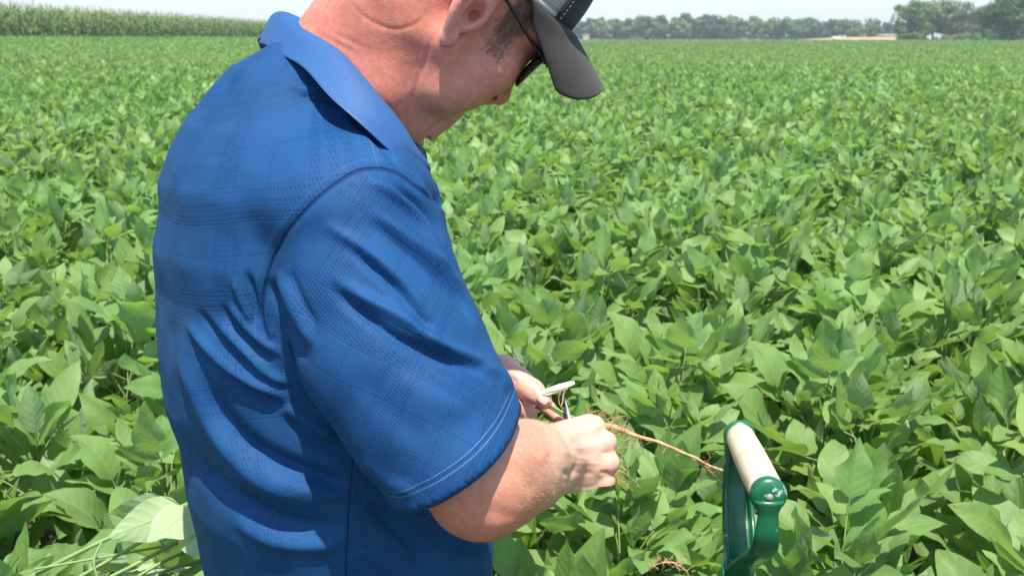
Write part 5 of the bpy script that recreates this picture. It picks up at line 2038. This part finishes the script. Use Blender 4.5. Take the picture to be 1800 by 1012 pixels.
def leaf_between(lm, rng, a, tip, up, W, rnd=(.75, .3), bend=-.1, fold=.10):
    x = tip - a; L = np.linalg.norm(x); x /= L
    z = up - x * (up @ x); z /= np.linalg.norm(z); y = np.cross(z, x)
    V, UV, Q = leaflet(rng, L, W, 10, 4, bend, fold)
    lm.leaf(V @ np.stack([x, y, z], 1).T + a, UV, Q, rnd, 0)


j1, j2 = P(322, 893, 1.555), P(352, 884, 1.58)
und = FW * .9 - UP * .35
leaf_between(lm, rq, j1, P(190, 945, 1.53), und + UP * .15, .060, (.7, .3))
leaf_between(lm, rq, P(340, 893, 1.535), P(258, 957, 1.47), und - UP * .1 + RT * .15, .066, (1.0, .3))
leaf_between(lm, rq, j1, P(188, 900, 1.62), und + UP * .5, .050, (.5, .2))
leaf_between(lm, rq, P(352, 890, 1.55), P(345, 985, 1.46), und + RT * .1, .070, (.85, .2))
for a, m, e_, r_ in (((330, 885), (180, 950), (20, 1030), .0030), ((345, 895), (230, 962), (110, 1030), .0026), ((350, 930), (250, 985), (160, 1030), .0028),
                     ((348, 960), (280, 990), (200, 1040), .0024), ((352, 985), (290, 1003), (240, 1040), .0026), ((340, 950), (200, 975), (60, 1000), .0018)):
    lm.tube(crom([P(a[0], a[1], 1.60), P(m[0], m[1], 1.56), P(e_[0], e_[1], 1.53)], 7), r_, 7)
lm.tube(crom([j1, P(345, 880, 1.58), P(375, 868, 1.60)], 4), .0016, 6)
lm.tube(crom([P(180, 950, 1.56), P(165, 985, 1.54), P(176, 1030, 1.53)], 4), .0016, 6)
for k_ in range(7):
    a = P(rq.uniform(60, 330), rq.uniform(985, 1040), rq.uniform(1.56, 1.62))
    leaf_between(lm, rq, a, a + np.array([rq.uniform(-.1, .1), rq.uniform(-.05, .06), rq.uniform(-.03, .03)]), np.array([rq.normal(0, .3), rq.normal(0, .3), rq.choice([-1, 1])]), .055, (rq.uniform(), .3))
M_PALE = mat_leaf('pale_leaf_underside', (.16, .25, .10), (.24, .34, .16), (.30, .40, .21), 1.3, .3)
child('plant_heap', lm.mesh('plant_heap'), [M_PALE, M_STEM], pp)

rt_ = empty('root_tangle', P(1175, 1002, 1.55)); tag(rt_, 'small curly orange-brown root tangle lying on leaves at the bottom edge', 'root')
bpy.context.view_layer.update()
b = MB()
mn = crom([P(1142, 1000, 1.54), P(1158, 990, 1.53), P(1180, 988, 1.53), (P(1200, 997, 1.54)), P(1212, 1012, 1.55)], 6)
b.tube(mn, .0011, 6)
rootlets(b, [mn[rr_.randint(len(mn))] for _ in range(22)], rr_, (.008, .02), .0005)
child('root_fibres', b.mesh('root_fibres'), M_ROOT, rt_)

# ------------------------------------------------------------------ hazy summer air
def haze_box(dens):
    x0, x1, y0, y1, z0, z1 = -960, 960, -70, 2450, -1.2, 110
    V = np.array([[x, y, z] for x in (x0, x1) for y in (y0, y1) for z in (z0, z1)])
    Q = np.array([(0, 1, 3, 2), (4, 6, 7, 5), (0, 4, 5, 1), (2, 3, 7, 6), (0, 2, 6, 4), (1, 5, 7, 3)])
    me = mesh_np('haze', V, Q, False)
    m = bpy.data.materials.new("summer_haze"); m.use_nodes = True
    nt = m.node_tree
    for n in list(nt.nodes): nt.nodes.remove(n)
    o_ = nt.nodes.new("ShaderNodeOutputMaterial"); v = nt.nodes.new("ShaderNodeVolumePrincipled")
    v.inputs['Color'].default_value = (.84, .92, 1.0, 1)
    v.inputs['Density'].default_value = dens
    v.inputs['Anisotropy'].default_value = 0.0
    nt.links.new(v.outputs[0], o_.inputs['Volume'])
    tag(obj('haze', me, m), 'thin pale summer haze over the whole field', 'haze', kind='stuff')


haze_box(.0004)
